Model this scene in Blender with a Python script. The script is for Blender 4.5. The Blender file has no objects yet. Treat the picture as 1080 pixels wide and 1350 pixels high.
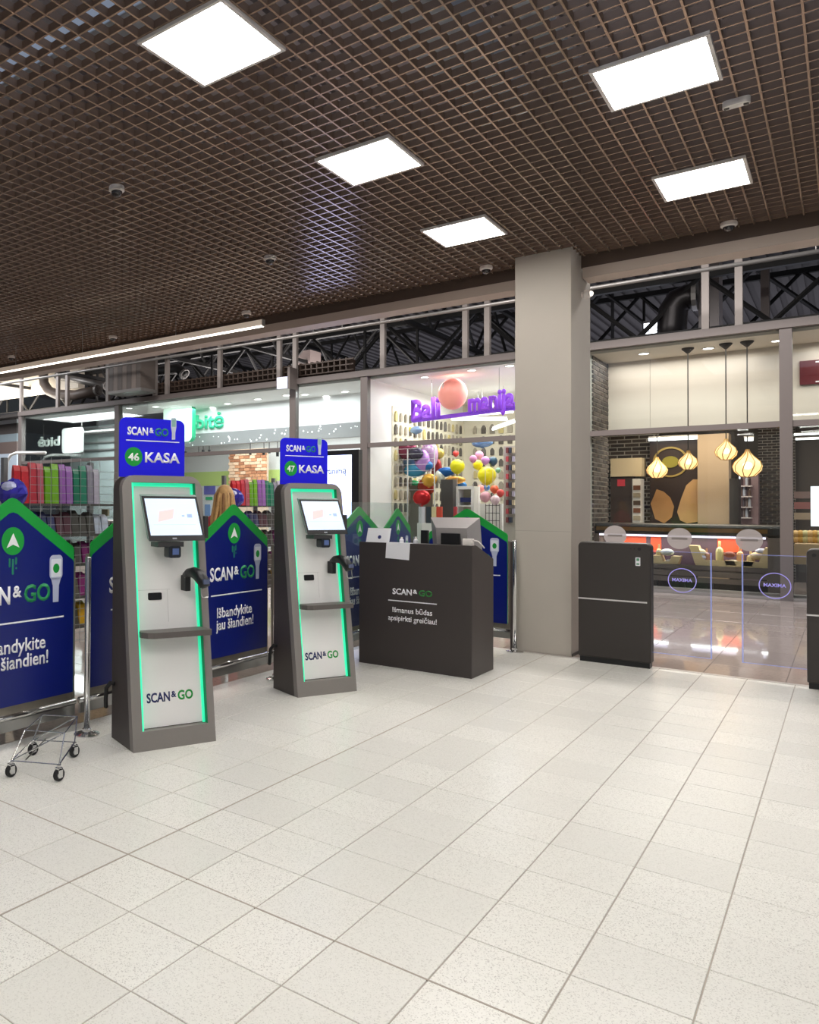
import bpy, bmesh, math, random
from mathutils import Vector, Matrix
random.seed(7)
D = bpy.data; COL = bpy.context.scene.collection; SC = bpy.context.scene
# ------------------------------------------------------------ camera
T = 1/3
F_PX, CX, CY = 1020.21, 231.44, 652.80
YAW, PITCH, ROLL = -0.71560, 0.01480, -0.00650
CAM = Vector((2.34981, -1.74013, 1.49955))
_F = Vector((math.sin(YAW), math.cos(YAW), 0)); _R = Vector((math.cos(YAW), -math.sin(YAW), 0)); _Z = Vector((0, 0, 1))
FW = _F*math.cos(PITCH) + _Z*math.sin(PITCH); _U = _Z*math.cos(PITCH) - _F*math.sin(PITCH)
RT = _R*math.cos(ROLL) - _U*math.sin(ROLL); UP = _R*math.sin(ROLL) + _U*math.cos(ROLL)
cd = D.cameras.new('camera'); cam = D.objects.new('camera', cd); COL.objects.link(cam); SC.camera = cam
m = Matrix((RT, UP, -FW)).transposed().to_4x4(); m.translation = CAM; cam.matrix_world = m
cd.sensor_fit = 'AUTO'; cd.sensor_width = 36; cd.lens = F_PX/1350*36
cd.shift_x = (540-CX)/1350; cd.shift_y = (CY-675)/1350; cd.clip_start = .05; cd.clip_end = 200
SC.view_settings.view_transform = 'Standard'; SC.view_settings.look = 'None'
SC.view_settings.exposure = 0.0; SC.view_settings.gamma = 1; SC.view_settings.use_curve_mapping = False
w = D.worlds.new('world'); SC.world = w; w.use_nodes = True
w.node_tree.nodes['Background'].inputs[0].default_value = (.9, .93, 1, 1); w.node_tree.nodes['Background'].inputs[1].default_value = .2
PANEL_L = 25.0
LAMPS = [  # name, location, size x, size y, watts, colour, facing up
 ('deli_light', (-.1, 15.45, 4.44), 2.4, 1.0, 42, (1, .93, .87), 0),
 ('deli_light_right', (3.0, 15.45, 4.44), 2.4, 1.0, 42, (1, .93, .87), 0),
 ('deli_back_light', (0, 17.2, 3.4), 2.2, 1.2, 75, (1, .84, .68), 0),
 ('deli_right_light', (3.2, 17.2, 3.4), 2.2, 1.2, 75, (1, .9, .82), 0),
 ('added_counter_fill', (.05, 15.22, .985), 2.5, .2, 16, (1, .93, .86), 0),  # fill lamp added under the canopy to brighten the trays
 ('balloon_shop_light', (-4.0, 17.2, 4.42), 3.0, 3.6, 230, (1, .98, .95), 0),
 ('phone_shop_light', (-10.2, 15.7, 4.44), 6.0, 1.2, 150, (.95, .98, 1), 0),
 ('phone_shop_left_light', (-16.6, 15.8, 4.44), 3.4, 1.4, 420, (.95, .98, 1), 0),
 ('phone_shop_back_light', (-11.0, 19.6, 4.0), 8.0, 3.5, 520, (.95, .98, 1), 0),
 ('corridor_light', (0.0, 10.8, 6.6), 5.0, 1.5, 640, (1, .95, .92), 0),
 ('corridor_light', (-8.0, 10.8, 6.6), 7.0, 1.5, 640, (1, .95, .92), 0),
 ('left_store_light', (-19.0, 12.0, 6.4), 4.0, 3.0, 500, (.98, .98, 1), 0),
 ('added_roof_fill', (-1.0, 18.0, 4.85), 7.0, 3.0, 60, (.85, .86, 1), 1),  # these unseen upward lamps are added to brighten the roof space
 ('added_roof_fill', (-12.0, 18.0, 4.85), 9.0, 3.0, 420, (1, .93, .9), 1),
 ('added_roof_fill', (-21.0, 15.6, 4.9), 5.0, 1.6, 260, (1, .93, .82), 1),
 ('added_roof_fill', (-6.0, 29.0, 4.85), 22.0, 6.0, 110, (.85, .86, 1), 1),
 ('plenum_light', (1.0, 1.0, 6.0), 4.0, 4.0, 70, (.75, .83, 1), 0),
 ('plenum_light', (-4.0, 3.0, 6.0), 4.0, 4.0, 40, (.75, .83, 1), 0),
]
for n, loc, sx, sy, wt, c, up_ in LAMPS:
    l = D.lights.new(n, 'AREA'); l.shape = 'RECTANGLE'; l.size = sx; l.size_y = sy; l.energy = wt; l.color = c
    o = D.objects.new(n, l); o.location = loc; o.rotation_euler = (math.pi if up_ else 0, 0, 0); COL.objects.link(o)
# ------------------------------------------------------------ pixel rays -> real positions
def ray(px, py): return FW + RT*((px-CX)/F_PX) - UP*((py-CY)/F_PX)
def onY(px, py, Y): d = ray(px, py); return CAM + d*((Y-CAM.y)/d.y)
def onX(px, py, X): d = ray(px, py); return CAM + d*((X-CAM.x)/d.x)
def onZ(px, py, Z): d = ray(px, py); return CAM + d*((Z-CAM.z)/d.z)
def dp(px, py, d): return CAM + ray(px, py)*d
# ------------------------------------------------------------ materials
MATS = {}
def srgb(h):
    h = h.lstrip('#'); v = [int(h[i:i+2], 16)/255 for i in (0, 2, 4)]
    return tuple((x/12.92 if x <= .04045 else ((x+.055)/1.055)**2.4) for x in v) + (1,)
def mat(name, col='#808080', rough=.5, metal=0, emit=0, ecol=None, alpha=1, noise=0, nscale=20, spec=.5, coat=0, bump=0):
    if name in MATS: return MATS[name]
    mt = D.materials.new(name); MATS[name] = mt; mt.use_nodes = True; nt = mt.node_tree; b = nt.nodes['Principled BSDF']
    c = srgb(col) if isinstance(col, str) else col
    b.inputs['Base Color'].default_value = c; b.inputs['Roughness'].default_value = rough; b.inputs['Metallic'].default_value = metal
    b.inputs['Specular IOR Level'].default_value = spec
    if coat: b.inputs['Coat Weight'].default_value = coat; b.inputs['Coat Roughness'].default_value = .08
    if emit:
        b.inputs['Emission Color'].default_value = srgb(ecol) if ecol else c; b.inputs['Emission Strength'].default_value = emit
    if alpha < 1: b.inputs['Alpha'].default_value = alpha
    if noise or bump:
        tc = nt.nodes.new('ShaderNodeTexCoord'); n = nt.nodes.new('ShaderNodeTexNoise'); n.inputs['Scale'].default_value = nscale; n.inputs['Detail'].default_value = 5
        nt.links.new(tc.outputs['Object'], n.inputs['Vector'])
        if noise:
            mx = nt.nodes.new('ShaderNodeMix'); mx.data_type = 'RGBA'; mx.inputs[6].default_value = tuple(x*(1-noise) for x in c[:3])+(1,)
            mx.inputs[7].default_value = tuple(min(1, x*(1+noise)) for x in c[:3])+(1,)
            nt.links.new(n.outputs['Fac'], mx.inputs[0]); nt.links.new(mx.outputs[2], b.inputs['Base Color'])
        if bump:
            bp = nt.nodes.new('ShaderNodeBump'); bp.inputs['Strength'].default_value = bump; bp.inputs['Distance'].default_value = .01
            nt.links.new(n.outputs['Fac'], bp.inputs['Height']); nt.links.new(bp.outputs['Normal'], b.inputs['Normal'])
    return mt
def glassmat(name, tint='#ffffff', refl=.06, body=0.0, bodycol='#ffffff'):
    mt = D.materials.new(name); mt.use_nodes = True; nt = mt.node_tree; nt.nodes.clear()
    o = nt.nodes.new('ShaderNodeOutputMaterial'); tr = nt.nodes.new('ShaderNodeBsdfTransparent'); gl = nt.nodes.new('ShaderNodeBsdfGlossy')
    tr.inputs[0].default_value = srgb(tint); gl.inputs['Roughness'].default_value = .02
    fr = nt.nodes.new('ShaderNodeFresnel'); fr.inputs[0].default_value = 1.45
    ml = nt.nodes.new('ShaderNodeMath'); ml.operation = 'MULTIPLY'; ml.inputs[1].default_value = refl/.04*.5
    mx = nt.nodes.new('ShaderNodeMixShader'); nt.links.new(fr.outputs[0], ml.inputs[0]); nt.links.new(ml.outputs[0], mx.inputs[0])
    nt.links.new(tr.outputs[0], mx.inputs[1]); nt.links.new(gl.outputs[0], mx.inputs[2]); last = mx
    if body:
        df = nt.nodes.new('ShaderNodeBsdfDiffuse'); df.inputs[0].default_value = srgb(bodycol); m2 = nt.nodes.new('ShaderNodeMixShader'); m2.inputs[0].default_value = body
        nt.links.new(mx.outputs[0], m2.inputs[1]); nt.links.new(df.outputs[0], m2.inputs[2]); last = m2
    nt.links.new(last.outputs[0], o.inputs[0]); return mt
def tilemat(name, base, speck, rough, island, grain=290., vary=.045, amount=.5):
    mt = D.materials.new(name); mt.use_nodes = True; nt = mt.node_tree; b = nt.nodes['Principled BSDF']; L = nt.links; N = nt.nodes.new
    g = N('ShaderNodeNewGeometry'); oi = N('ShaderNodeObjectInfo')
    v = N('ShaderNodeTexVoronoi'); v.inputs['Scale'].default_value = grain; L.new(g.outputs['Position'], v.inputs['Vector'])
    n2 = N('ShaderNodeTexNoise'); n2.inputs['Scale'].default_value = grain*.22; n2.inputs['Detail'].default_value = 3; L.new(g.outputs['Position'], n2.inputs['Vector'])
    sep = N('ShaderNodeSeparateColor'); L.new(v.outputs['Color'], sep.inputs[0])
    r1 = N('ShaderNodeValToRGB'); r1.color_ramp.elements[0].position = .80; r1.color_ramp.elements[1].position = .93
    L.new(sep.outputs[0], r1.inputs[0])
    rnd = g.outputs['Random Per Island'] if island else oi.outputs['Random']
    ad = N('ShaderNodeMath'); ad.operation = 'MULTIPLY_ADD'; ad.inputs[1].default_value = .55; ad.inputs[2].default_value = .45; L.new(rnd, ad.inputs[0])
    a2 = N('ShaderNodeMath'); a2.operation = 'MULTIPLY'; L.new(ad.outputs[0], a2.inputs[0]); L.new(r1.outputs[0], a2.inputs[1])
    a3 = N('ShaderNodeMath'); a3.operation = 'MULTIPLY'; a3.inputs[1].default_value = amount; L.new(a2.outputs[0], a3.inputs[0])
    tv = N('ShaderNodeMath'); tv.operation = 'MULTIPLY_ADD'; tv.inputs[1].default_value = vary*2; tv.inputs[2].default_value = 1-vary*1.5; L.new(rnd, tv.inputs[0])
    n3 = N('ShaderNodeMath'); n3.operation = 'MULTIPLY_ADD'; n3.inputs[1].default_value = .10; n3.inputs[2].default_value = .95; L.new(n2.outputs['Fac'], n3.inputs[0])
    tm = N('ShaderNodeMath'); tm.operation = 'MULTIPLY'; L.new(tv.outputs[0], tm.inputs[0]); L.new(n3.outputs[0], tm.inputs[1])
    vm = N('ShaderNodeVectorMath'); vm.operation = 'SCALE'; vm.inputs[0].default_value = srgb(base)[:3]; L.new(tm.outputs[0], vm.inputs['Scale'])
    mx = N('ShaderNodeMix'); mx.data_type = 'RGBA'; L.new(a3.outputs[0], mx.inputs[0]); L.new(vm.outputs[0], mx.inputs[6]); mx.inputs[7].default_value = srgb(speck)
    L.new(mx.outputs[2], b.inputs['Base Color'])
    rr = N('ShaderNodeMath'); rr.operation = 'MULTIPLY_ADD'; rr.inputs[1].default_value = .08 if rough > .1 else .02; rr.inputs[2].default_value = rough; L.new(n2.outputs['Fac'], rr.inputs[0]); L.new(rr.outputs[0], b.inputs['Roughness'])
    return mt
# ------------------------------------------------------------ mesh builder
class MB:
    def __init__(s): s.v = []; s.f = []; s.xf = None
    def add(s, vs, fs):
        n = len(s.v); s.v += [tuple(v) for v in vs]; s.f += [tuple(i+n for i in f) for f in fs]; return s
    def box(s, x0, x1, y0, y1, z0, z1):
        x0, x1 = sorted((x0, x1)); y0, y1 = sorted((y0, y1)); z0, z1 = sorted((z0, z1))
        return s.add([(x0,y0,z0),(x1,y0,z0),(x1,y1,z0),(x0,y1,z0),(x0,y0,z1),(x1,y0,z1),(x1,y1,z1),(x0,y1,z1)],
              [(0,3,2,1),(4,5,6,7),(0,1,5,4),(1,2,6,5),(2,3,7,6),(3,0,4,7)])
    def tube(s, pts, r, n=8, cap=True):
        pts = [Vector(p) for p in pts]; rings = []; prev = None
        for i, p in enumerate(pts):
            d = (pts[min(i+1, len(pts)-1)] - pts[max(i-1, 0)]).normalized()
            if prev is None: a = d.cross(Vector((0,0,1)) if abs(d.z) < .9 else Vector((1,0,0))).normalized()
            else: a = (prev - d*prev.dot(d)).normalized()
            prev = a; b = d.cross(a); rr = r[i] if isinstance(r, (list, tuple)) else r
            rings.append([p + a*rr*math.cos(2*math.pi*k/n) + b*rr*math.sin(2*math.pi*k/n) for k in range(n)])
        vs = [v for g in rings for v in g]; fs = []
        for i in range(len(pts)-1):
            for k in range(n): fs.append((i*n+k, i*n+(k+1)%n, (i+1)*n+(k+1)%n, (i+1)*n+k))
        if cap: fs.append(tuple(range(n-1, -1, -1))); fs.append(tuple((len(pts)-1)*n+k for k in range(n)))
        return s.add(vs, fs)
    def prism(s, poly, y0, y1, axis='y'):
        "polygon in (x,z) extruded from y0 to y1 (poly counter-clockwise seen from -y)"
        n = len(poly)
        if axis == 'y': vs = [(x, y0, z) for x, z in poly] + [(x, y1, z) for x, z in poly]
        elif axis == 'x': vs = [(y0, x, z) for x, z in poly] + [(y1, x, z) for x, z in poly]
        else: vs = [(x, z, y0) for x, z in poly] + [(x, z, y1) for x, z in poly]
        fs = [tuple(range(n)), tuple(range(2*n-1, n-1, -1))] + [(i, n+i, n+(i+1)%n, (i+1)%n) for i in range(n)]
        return s.add(vs, fs)
    def lathe(s, prof, c=(0,0,0), n=20, axis='z'):
        vs = []; fs = []
        for r, z in prof:
            for k in range(n):
                a = 2*math.pi*k/n; p = (r*math.cos(a), r*math.sin(a), z)
                if axis == 'y': p = (p[0], p[2], p[1])
                if axis == 'x': p = (p[2], p[0], p[1])
                vs.append((p[0]+c[0], p[1]+c[1], p[2]+c[2]))
        for i in range(len(prof)-1):
            for k in range(n): fs.append((i*n+k, i*n+(k+1)%n, (i+1)*n+(k+1)%n, (i+1)*n+k))
        if prof[0][0] > 1e-5: fs.append(tuple(range(n-1, -1, -1)))
        if prof[-1][0] > 1e-5: fs.append(tuple((len(prof)-1)*n+k for k in range(n)))
        return s.add(vs, fs)
    def ball(s, c, r, n=16, m=10):
        if not isinstance(r, (tuple, list)): r = (r, r, r)
        n0 = len(s.v); s.lathe([(max(math.sin(math.pi*i/m), 1e-4), -math.cos(math.pi*i/m)) for i in range(m+1)], n=n)
        for i in range(n0, len(s.v)): v = s.v[i]; s.v[i] = (c[0]+v[0]*r[0], c[1]+v[1]*r[1], c[2]+v[2]*r[2])
        return s
    def shear(s, k, z0=0): s.v = [(x, y+k*(z-z0), z) for x, y, z in s.v]; return s
    def build(s, name, m=None, parent=None, smooth=False, bevel=0, mats=None):
        me = D.meshes.new(name); me.from_pydata(s.v, [], s.f); bm = bmesh.new(); bm.from_mesh(me)
        bmesh.ops.remove_doubles(bm, verts=bm.verts, dist=1e-6); bmesh.ops.recalc_face_normals(bm, faces=bm.faces)
        if bevel: bmesh.ops.bevel(bm, geom=[e for e in bm.edges if len(e.link_faces) == 2 and e.calc_face_angle(0) > .7], offset=bevel, segments=2, profile=.5, affect='EDGES')
        bm.to_mesh(me); bm.free()
        if smooth:
            for p in me.polygons: p.use_smooth = True
        if m: me.materials.append(m)
        o = D.objects.new(name, me); COL.objects.link(o)
        if parent: o.parent = parent
        return o
def rrect(x0, x1, z0, z1, r, n=6, corners=(1,1,1,1)):
    "ccw outline; corners bl, br, tr, tl"
    P = []
    for (cx, cz, a0, on, px, pz) in ((x0+r, z0+r, math.pi, corners[0], x0, z0), (x1-r, z0+r, 1.5*math.pi, corners[1], x1, z0), (x1-r, z1-r, 0, corners[2], x1, z1), (x0+r, z1-r, .5*math.pi, corners[3], x0, z1)):
        if on: P += [(cx+r*math.cos(a0+k*math.pi/2/n), cz+r*math.sin(a0+k*math.pi/2/n)) for k in range(n+1)]
        else: P.append((px, pz))
    return P
def circ(cx, cz, r, n=28, rz=None): return [(cx+r*math.cos(2*math.pi*k/n), cz+(rz or r)*math.sin(2*math.pi*k/n)) for k in range(n)]
def ring(mb, cx, cz, r0, r1, y0, y1, n=40):
    a = circ(cx, cz, r0, n); b = circ(cx, cz, r1, n); vs = [(x, y0, z) for x, z in a+b] + [(x, y1, z) for x, z in a+b]; fs = []
    for k in range(n):
        j = (k+1) % n; fs += [(k, j, n+j, n+k), (2*n+k, 3*n+k, 3*n+j, 2*n+j), (n+k, n+j, 3*n+j, 3*n+k), (k, 2*n+k, 2*n+j, j)]
    return mb.add(vs, fs)
def thing(name, label, cat, loc=(0,0,0), rz=0, group=None, kind=None):
    o = D.objects.new(name, None); COL.objects.link(o); o.location = loc; o.rotation_euler = (0, 0, rz); o.empty_display_size = .1
    return tag(o, label, cat, group, kind)
def tag(o, label=None, cat=None, group=None, kind=None):
    if label: o['label'] = label
    if cat: o['category'] = cat
    if group: o['group'] = group
    if kind: o['kind'] = kind
    return o
def text(s, m, parent, x0, x1, z, cap, y=0., depth=.0006, name='lettering', bold=.024, shear=None, mirror=False, hscale=None):
    "text filling x0..x1 in the local xz plane facing -y; cap = capital height"
    cu = D.curves.new(name, 'FONT'); cu.body = s; cu.size = 1; cu.offset = bold; cu.resolution_u = 3
    to = D.objects.new('tmp', cu); COL.objects.link(to); bpy.context.view_layer.update()
    me = D.meshes.new_from_object(to.evaluated_get(bpy.context.evaluated_depsgraph_get())); D.objects.remove(to); D.curves.remove(cu)
    xs = [v.co.x for v in me.vertices]; a, b = min(xs), max(xs); sx = (x1-x0)/(b-a); sz = cap/.73
    bm = bmesh.new(); bm.from_mesh(me)
    r = bmesh.ops.extrude_face_region(bm, geom=list(bm.faces)); 
    top = [g for g in r['geom'] if isinstance(g, bmesh.types.BMVert)]
    for v in top: v.co.z += 1
    for v in bm.verts:
        x = (v.co.x-a)*sx+x0
        if mirror: x = x0+x1-x
        zz = z+v.co.y*sz; yy = y-v.co.z*depth
        if shear: yy += shear*zz
        v.co = Vector((x, yy, zz))
    bmesh.ops.recalc_face_normals(bm, faces=bm.faces); bm.to_mesh(me); bm.free()
    me.name = name; me.materials.clear(); me.materials.append(m)
    o = D.objects.new(name, me); COL.objects.link(o); o.parent = parent; return o
def logo(parent, x0, x1, z, cap, m1, m2, y=0., shear=None, amp=None, bold=.03):
    W = x1-x0
    text('SCAN', m1, parent, x0, x0+.495*W, z, cap, y, shear=shear, bold=bold)
    text('&', amp or m1, parent, x0+.525*W, x0+.635*W, z+cap*.34, cap*.66, y, shear=shear, bold=bold)
    text('GO', m2, parent, x0+.665*W, x1, z, cap, y, shear=shear, bold=bold)
def copy_tree(o, parent=None):
    c = o.copy(); COL.objects.link(c)
    if parent: c.parent = parent
    for ch in list(o.children): copy_tree(ch, c)
    return c
def bars(mb, segs, r, n=6):
    for a, b in segs: mb.tube([a, b], r, n)
    return mb
# palette
M_alu = mat('brushed_steel', '#b9b9b6', .28, 1.0); M_chrome = mat('chrome', '#d8d8d8', .12, 1.0)
M_black = mat('black_plastic', '#141416', .35); M_blackm = mat('black_rubber', '#1b1b1c', .7)
M_kiosk = mat('kiosk_grey', '#86807c', .42, noise=.03, nscale=60); M_kioskd = mat('kiosk_shaded_grey', '#4a4340', .45, noise=.03, nscale=60)  # kiosk sides use a darker copy of the grey, with their shade in it
M_white = mat('white_lacquer', '#efedeb', .35); M_wtext = mat('white_print', '#f2f2f5', .5)
M_green = mat('green_print', '#0f9a3a', .45); M_blue = mat('navy_panel', '#04186e', .33, noise=.04, nscale=3); M_dkblue = mat('navy_print', '#1c2460', .5)
M_sign = mat('royal_blue_acrylic', '#1c16d8', .3, emit=.12, ecol='#1c16d8')
M_led = mat('green_led_diffuser', '#4ae6b4', .4, emit=.72, ecol='#22e6aa')
M_paper = mat('white_paper', '#e6e6ea', .6); M_grey = mat('light_grey_plastic', '#c4c2c2', .4)
M_desk = mat('anthracite_laminate', '#3c3634', .5, noise=.03, nscale=80); M_gate = mat('anthracite_metal', '#35302d', .42, noise=.03, nscale=80)
M_brown = mat('brown_fascia', '#4a3c33', .5); M_beige = mat('beige_beam', '#b4a79c', .55, noise=.02, nscale=8)
M_grille = mat('brown_grille_metal', '#6d5747', .5); M_blade_lit = mat('brown_grille_lit_face', '#a48c78', .2, .5)  # blade undersides coloured lighter and sides darker, as light would fall on them
M_mull = mat('bronze_grey_steel', '#6f6764', .5, noise=.03, nscale=30)
M_glass = glassmat('shop_glass', '#f7fbfa', .055); M_gglass = glassmat('gate_glass', '#f3f6fb', .04); M_bglass = glassmat('barrier_glass', '#f6faf9', .012, .03, '#cfe0dc')
M_edge = mat('lit_glass_edge', '#a9b6f0', .3, emit=.25, ecol='#9aa6f4', alpha=.5); M_etch = mat('etched_glass_print', '#aaa2e6', .4, emit=.3, ecol='#9a90ea', alpha=.85)
M_lightpanel = mat('led_panel', '#ffffff', .5, emit=PANEL_L, ecol='#fffaf3'); M_frame = mat('white_frame', '#ddd6d0', .5)
M_whitewall = mat('white_wall', '#eceae7', .6); M_creamwall = mat('cream_wall', '#d6cbbd', .6, noise=.02, nscale=3)
M_downl = mat('downlight_glow', '#ffffff', .5, emit=6); M_dark = mat('dark_roof', '#2b2726', .8); M_steel = mat('dark_truss_steel', '#100f0f', .6)
M_galv = mat('galvanised_duct', '#8b8885', .4, .6, noise=.1, nscale=6); M_post = mat('grey_post', '#9a928d', .5)
# ============================================================ SETTING: floor
grout = mat('tile_grout', '#a59c90', .8)
fl = MB().box(-1.667, 4.0, -3.0, 6.83, -.05, -.003).build('floor', grout); tag(fl, kind='structure')
M_tile = tilemat('terrazzo_tile', '#e6e4dc', '#8d857c', .20, False); M_tiles = tilemat('terrazzo_tile_far', '#e6e4dc', '#8d857c', .20, True)
def tile_mesh(w, h, g, c=.0015, t=.02):
    b = MB(); x0, x1, y0, y1 = g, w-g, g, h-g
    b.add([(x0,y0,-t),(x1,y0,-t),(x1,y1,-t),(x0,y1,-t),(x0,y0,-c),(x1,y0,-c),(x1,y1,-c),(x0,y1,-c),(x0+c,y0+c,0),(x1-c,y0+c,0),(x1-c,y1-c,0),(x0+c,y1-c,0)],
      [(0,1,5,4),(1,2,6,5),(2,3,7,6),(3,0,4,7),(4,5,9,8),(5,6,10,9),(6,7,11,10),(7,4,8,11),(8,9,10,11)])
    return b
def screen(p):
    d = Vector(p)-CAM; z = d.dot(FW); return (CX+F_PX*d.dot(RT)/z, CY-F_PX*d.dot(UP)/z, z) if z > .1 else None
def seen(x, y, w, h):
    for a in (0, .5, 1):
        for b in (0, .5, 1):
            s = screen((x+a*w, y+b*h, 0))
            if s and 0 <= s[0] <= 1080 and 0 <= s[1] <= 1350: return True
    return False
def lay(root, cells, w, h, gap, m1, m2, limit, name='floor_tile'):
    vis = [c for c in cells if seen(c[0], c[1], w, h)]; vis.sort(key=lambda c: (c[0]-CAM.x)**2+(c[1]-CAM.y)**2)
    near = vis[:limit]; ns = set(near); rest = [c for c in cells if c not in ns]
    proto = None
    for c in near:
        if proto is None: o = tile_mesh(w, h, gap).build(name, m1, root); proto = o
        else: o = proto.copy(); COL.objects.link(o)
        o.location = (c[0], c[1], random.uniform(-.0004, .0004))
    if rest:
        b = MB()
        for c in rest:
            t = tile_mesh(w, h, gap); b.add([(v[0]+c[0], v[1]+c[1], v[2]) for v in t.v], t.f)
        o = b.build(name, m2, root); o['kind'] = 'stuff'
# wide joints at x=0 and y=2T: those tiles are laid with a slightly bigger gap
cells = []
for j in range(-5, 12):
    for i in range(-8, 20): cells.append((j*T, i*T))
lay(fl, cells, T, T, .0022, M_tile, M_tiles, 300)
jm = mat('dark_joint', '#a0978a', .8)
tag(MB().box(-.0045, .0045, -2.6, 6.8, -.004, .0006).build('trim_1', jm), kind='structure')
tag(MB().box(-1.66, 3.9, 2*T-.004, 2*T+.004, -.004, .0006).build('trim_2', jm), kind='structure')
b = MB()
for j in range(-5, 12): b.add([(v[0]+j*T, v[1]+20*T, v[2]) for v in tile_mesh(T, 6.83-20*T, .0022).v], tile_mesh(T, .16, .0022).f)
o = b.build('cut_tile', M_tiles, fl); o['kind'] = 'stuff'
# corridor floor
M_ct = tilemat('corridor_tile', '#b3a399', '#7d7169', .035, False, 60, .07, .3); M_cts = tilemat('corridor_tile_far', '#b3a399', '#7d7169', .035, True, 60, .07, .3)
cf = MB().box(-24, 4.0, 6.83, 14.7, -.05, -.003).box(-24, -1.667, -3, 6.83, -.05, -.003).build('floor_corridor', mat('corridor_grout', '#6a5f57', .8)); tag(cf, kind='structure')
cells = [(-1.667+j*.6, 6.83+i*.6) for j in range(-9, 8) for i in range(13)] + [(-1.667-.6*(j+1), 6.83-.6*(i+1)) for j in range(9) for i in range(14)]
cells = [c for c in cells if c[0] < 3.9]
lay(cf, cells, .6, .6, .002, M_ct, M_cts, 280)
tag(MB().box(-1.667, 4, 6.80, 6.86, -.004, .002).build('trim_3', mat('threshold_strip', '#b9b2ad', .35, .6)), kind='structure')
# ============================================================ ceiling: open grid
CZ = 4.175; PIT = .12
cl = D.objects.new('ceiling', None); COL.objects.link(cl); cl.location = (0, 0, CZ); tag(cl, kind='structure')
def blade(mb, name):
    o = mb.build(name, M_grille, cl); o.data.materials.append(M_blade_lit)
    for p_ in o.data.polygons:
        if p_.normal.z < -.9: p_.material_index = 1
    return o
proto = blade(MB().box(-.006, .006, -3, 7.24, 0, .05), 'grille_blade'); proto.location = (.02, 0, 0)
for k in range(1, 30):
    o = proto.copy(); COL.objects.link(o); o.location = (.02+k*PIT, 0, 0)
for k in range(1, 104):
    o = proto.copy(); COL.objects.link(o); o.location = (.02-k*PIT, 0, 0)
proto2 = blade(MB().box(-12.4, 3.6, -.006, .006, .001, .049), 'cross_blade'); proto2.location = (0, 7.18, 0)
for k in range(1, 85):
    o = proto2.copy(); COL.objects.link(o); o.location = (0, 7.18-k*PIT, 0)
tag(MB().box(-12.4, .225, 7.24, 7.27, 4.055, 4.235).build('trim_4', M_brown), kind='structure')
tag(MB().box(.225, 4, 7.24, 7.27, 4.055, 4.235).build('trim_5', M_brown), kind='structure')
tag(MB().box(-12.4, -.325, 7.235, 7.5, 3.945, 4.055).build('trim_6', M_beige), kind='structure')
tag(MB().box(.24, 4, 7.235, 7.5, 3.945, 4.055).build('trim_7', M_beige), kind='structure')
# services above the grid
rf = MB().box(-34, 6, -4, 40, 8.0, 8.1)
for k in range(124): rf.box(-33.9+k*.32, -33.74+k*.32, -4, 40, 7.92, 8.0)
tag(rf.build('ceiling_roof_deck', mat('roof_deck_metal', '#7b7678', .6)), kind='structure')
def above(name, label, x0, x1, y0, y1, z0, z1, m, cat='duct'):
    t = thing(name, label, cat, ((x0+x1)/2, (y0+y1)/2, z0)); w_, h_ = (x1-x0)/2, (y1-y0)/2
    MB().box(-w_, w_, -h_, h_, 0, z1-z0).build('casing', m, t, bevel=.01)
    b = MB()
    for k in range(3):
        if h_ > w_: b.box(-w_-.015, w_+.015, -h_*.7+k*h_*.7-.02, -h_*.7+k*h_*.7+.02, -.015, z1-z0+.015)
        else: b.box(-w_*.7+k*w_*.7-.02, -w_*.7+k*w_*.7+.02, -h_-.015, h_+.015, -.015, z1-z0+.015)
        b.build('joint_flange', M_galv, t); b = MB()
    for sx in (-1, 1): MB().tube([(sx*w_*.8, 0, z1-z0), (sx*w_*.8, 0, 7.95-z0)], .008, 5).build('hanger', M_galv, t)
M_pale = mat('pale_galvanised', '#a9b2bd', .35, .4)
above('air_duct', 'galvanised duct seen through the grid above the upper left light', -.1, .3, -1, 5.2, 4.9, 5.25, M_pale)
above('cable_tray', 'metal cable tray seen through the grid at the top middle', .75, .95, -1, 6.5, 4.6, 4.66, M_pale, 'tray')
above('air_duct', 'duct crossing above the grid between the left and right lights', -6, 3.4, 2.5, 2.8, 5.35, 5.6, M_pale)
above('cable_tray', 'thin cable tray above the grid at the far left', -5.5, -5.3, -1, 6.8, 4.6, 4.66, M_pale, 'tray')
# ceiling lights
def light_panel(x, y, label, grp=None):
    t = thing('ceiling_light', label, 'ceiling light', (x, y, CZ-.001), 0, grp)
    f = MB(); s = .305; q = .285
    f.box(-s, s, -s, -q, -.022, 0).box(-s, s, q, s, -.022, 0).box(-s, -q, -q, q, -.022, 0).box(q, s, -q, q, -.022, 0)
    f.build('frame', M_frame, t); MB().box(-q, q, -q, q, -.019, -.012).build('diffuser', M_lightpanel, t); MB().box(-.304, .304, -.304, .304, -.010, -.001).build('back_tray', M_frame, t); return t
light_panel(-.41, 1.73, 'square white LED ceiling panel at the top left, nearest of the left row')
light_panel(-.42, 3.70, 'square white LED ceiling panel in the middle of the left row of three')
light_panel(-.43, 5.67, 'smallest square LED ceiling panel, above the left side of the concrete column')
light_panel(1.475, 3.73, 'large square LED ceiling panel at the upper right beside the twin emergency lamp')
light_panel(1.475, 5.73, 'square LED ceiling panel at the right, between the emergency lamp and the beam')
for x in (-.41, 1.475, 3.3):
    for y in (-.27, -2.2): light_panel(x, y, 'square LED ceiling panel out of view behind the camera', 'ceiling panels behind the camera')
light_panel(3.3, 1.73, 'square LED ceiling panel just out of view to the right', 'ceiling panels right of the view'); light_panel(3.3, 3.73, 'square LED ceiling panel just out of view to the right', 'ceiling panels right of the view')
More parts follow.
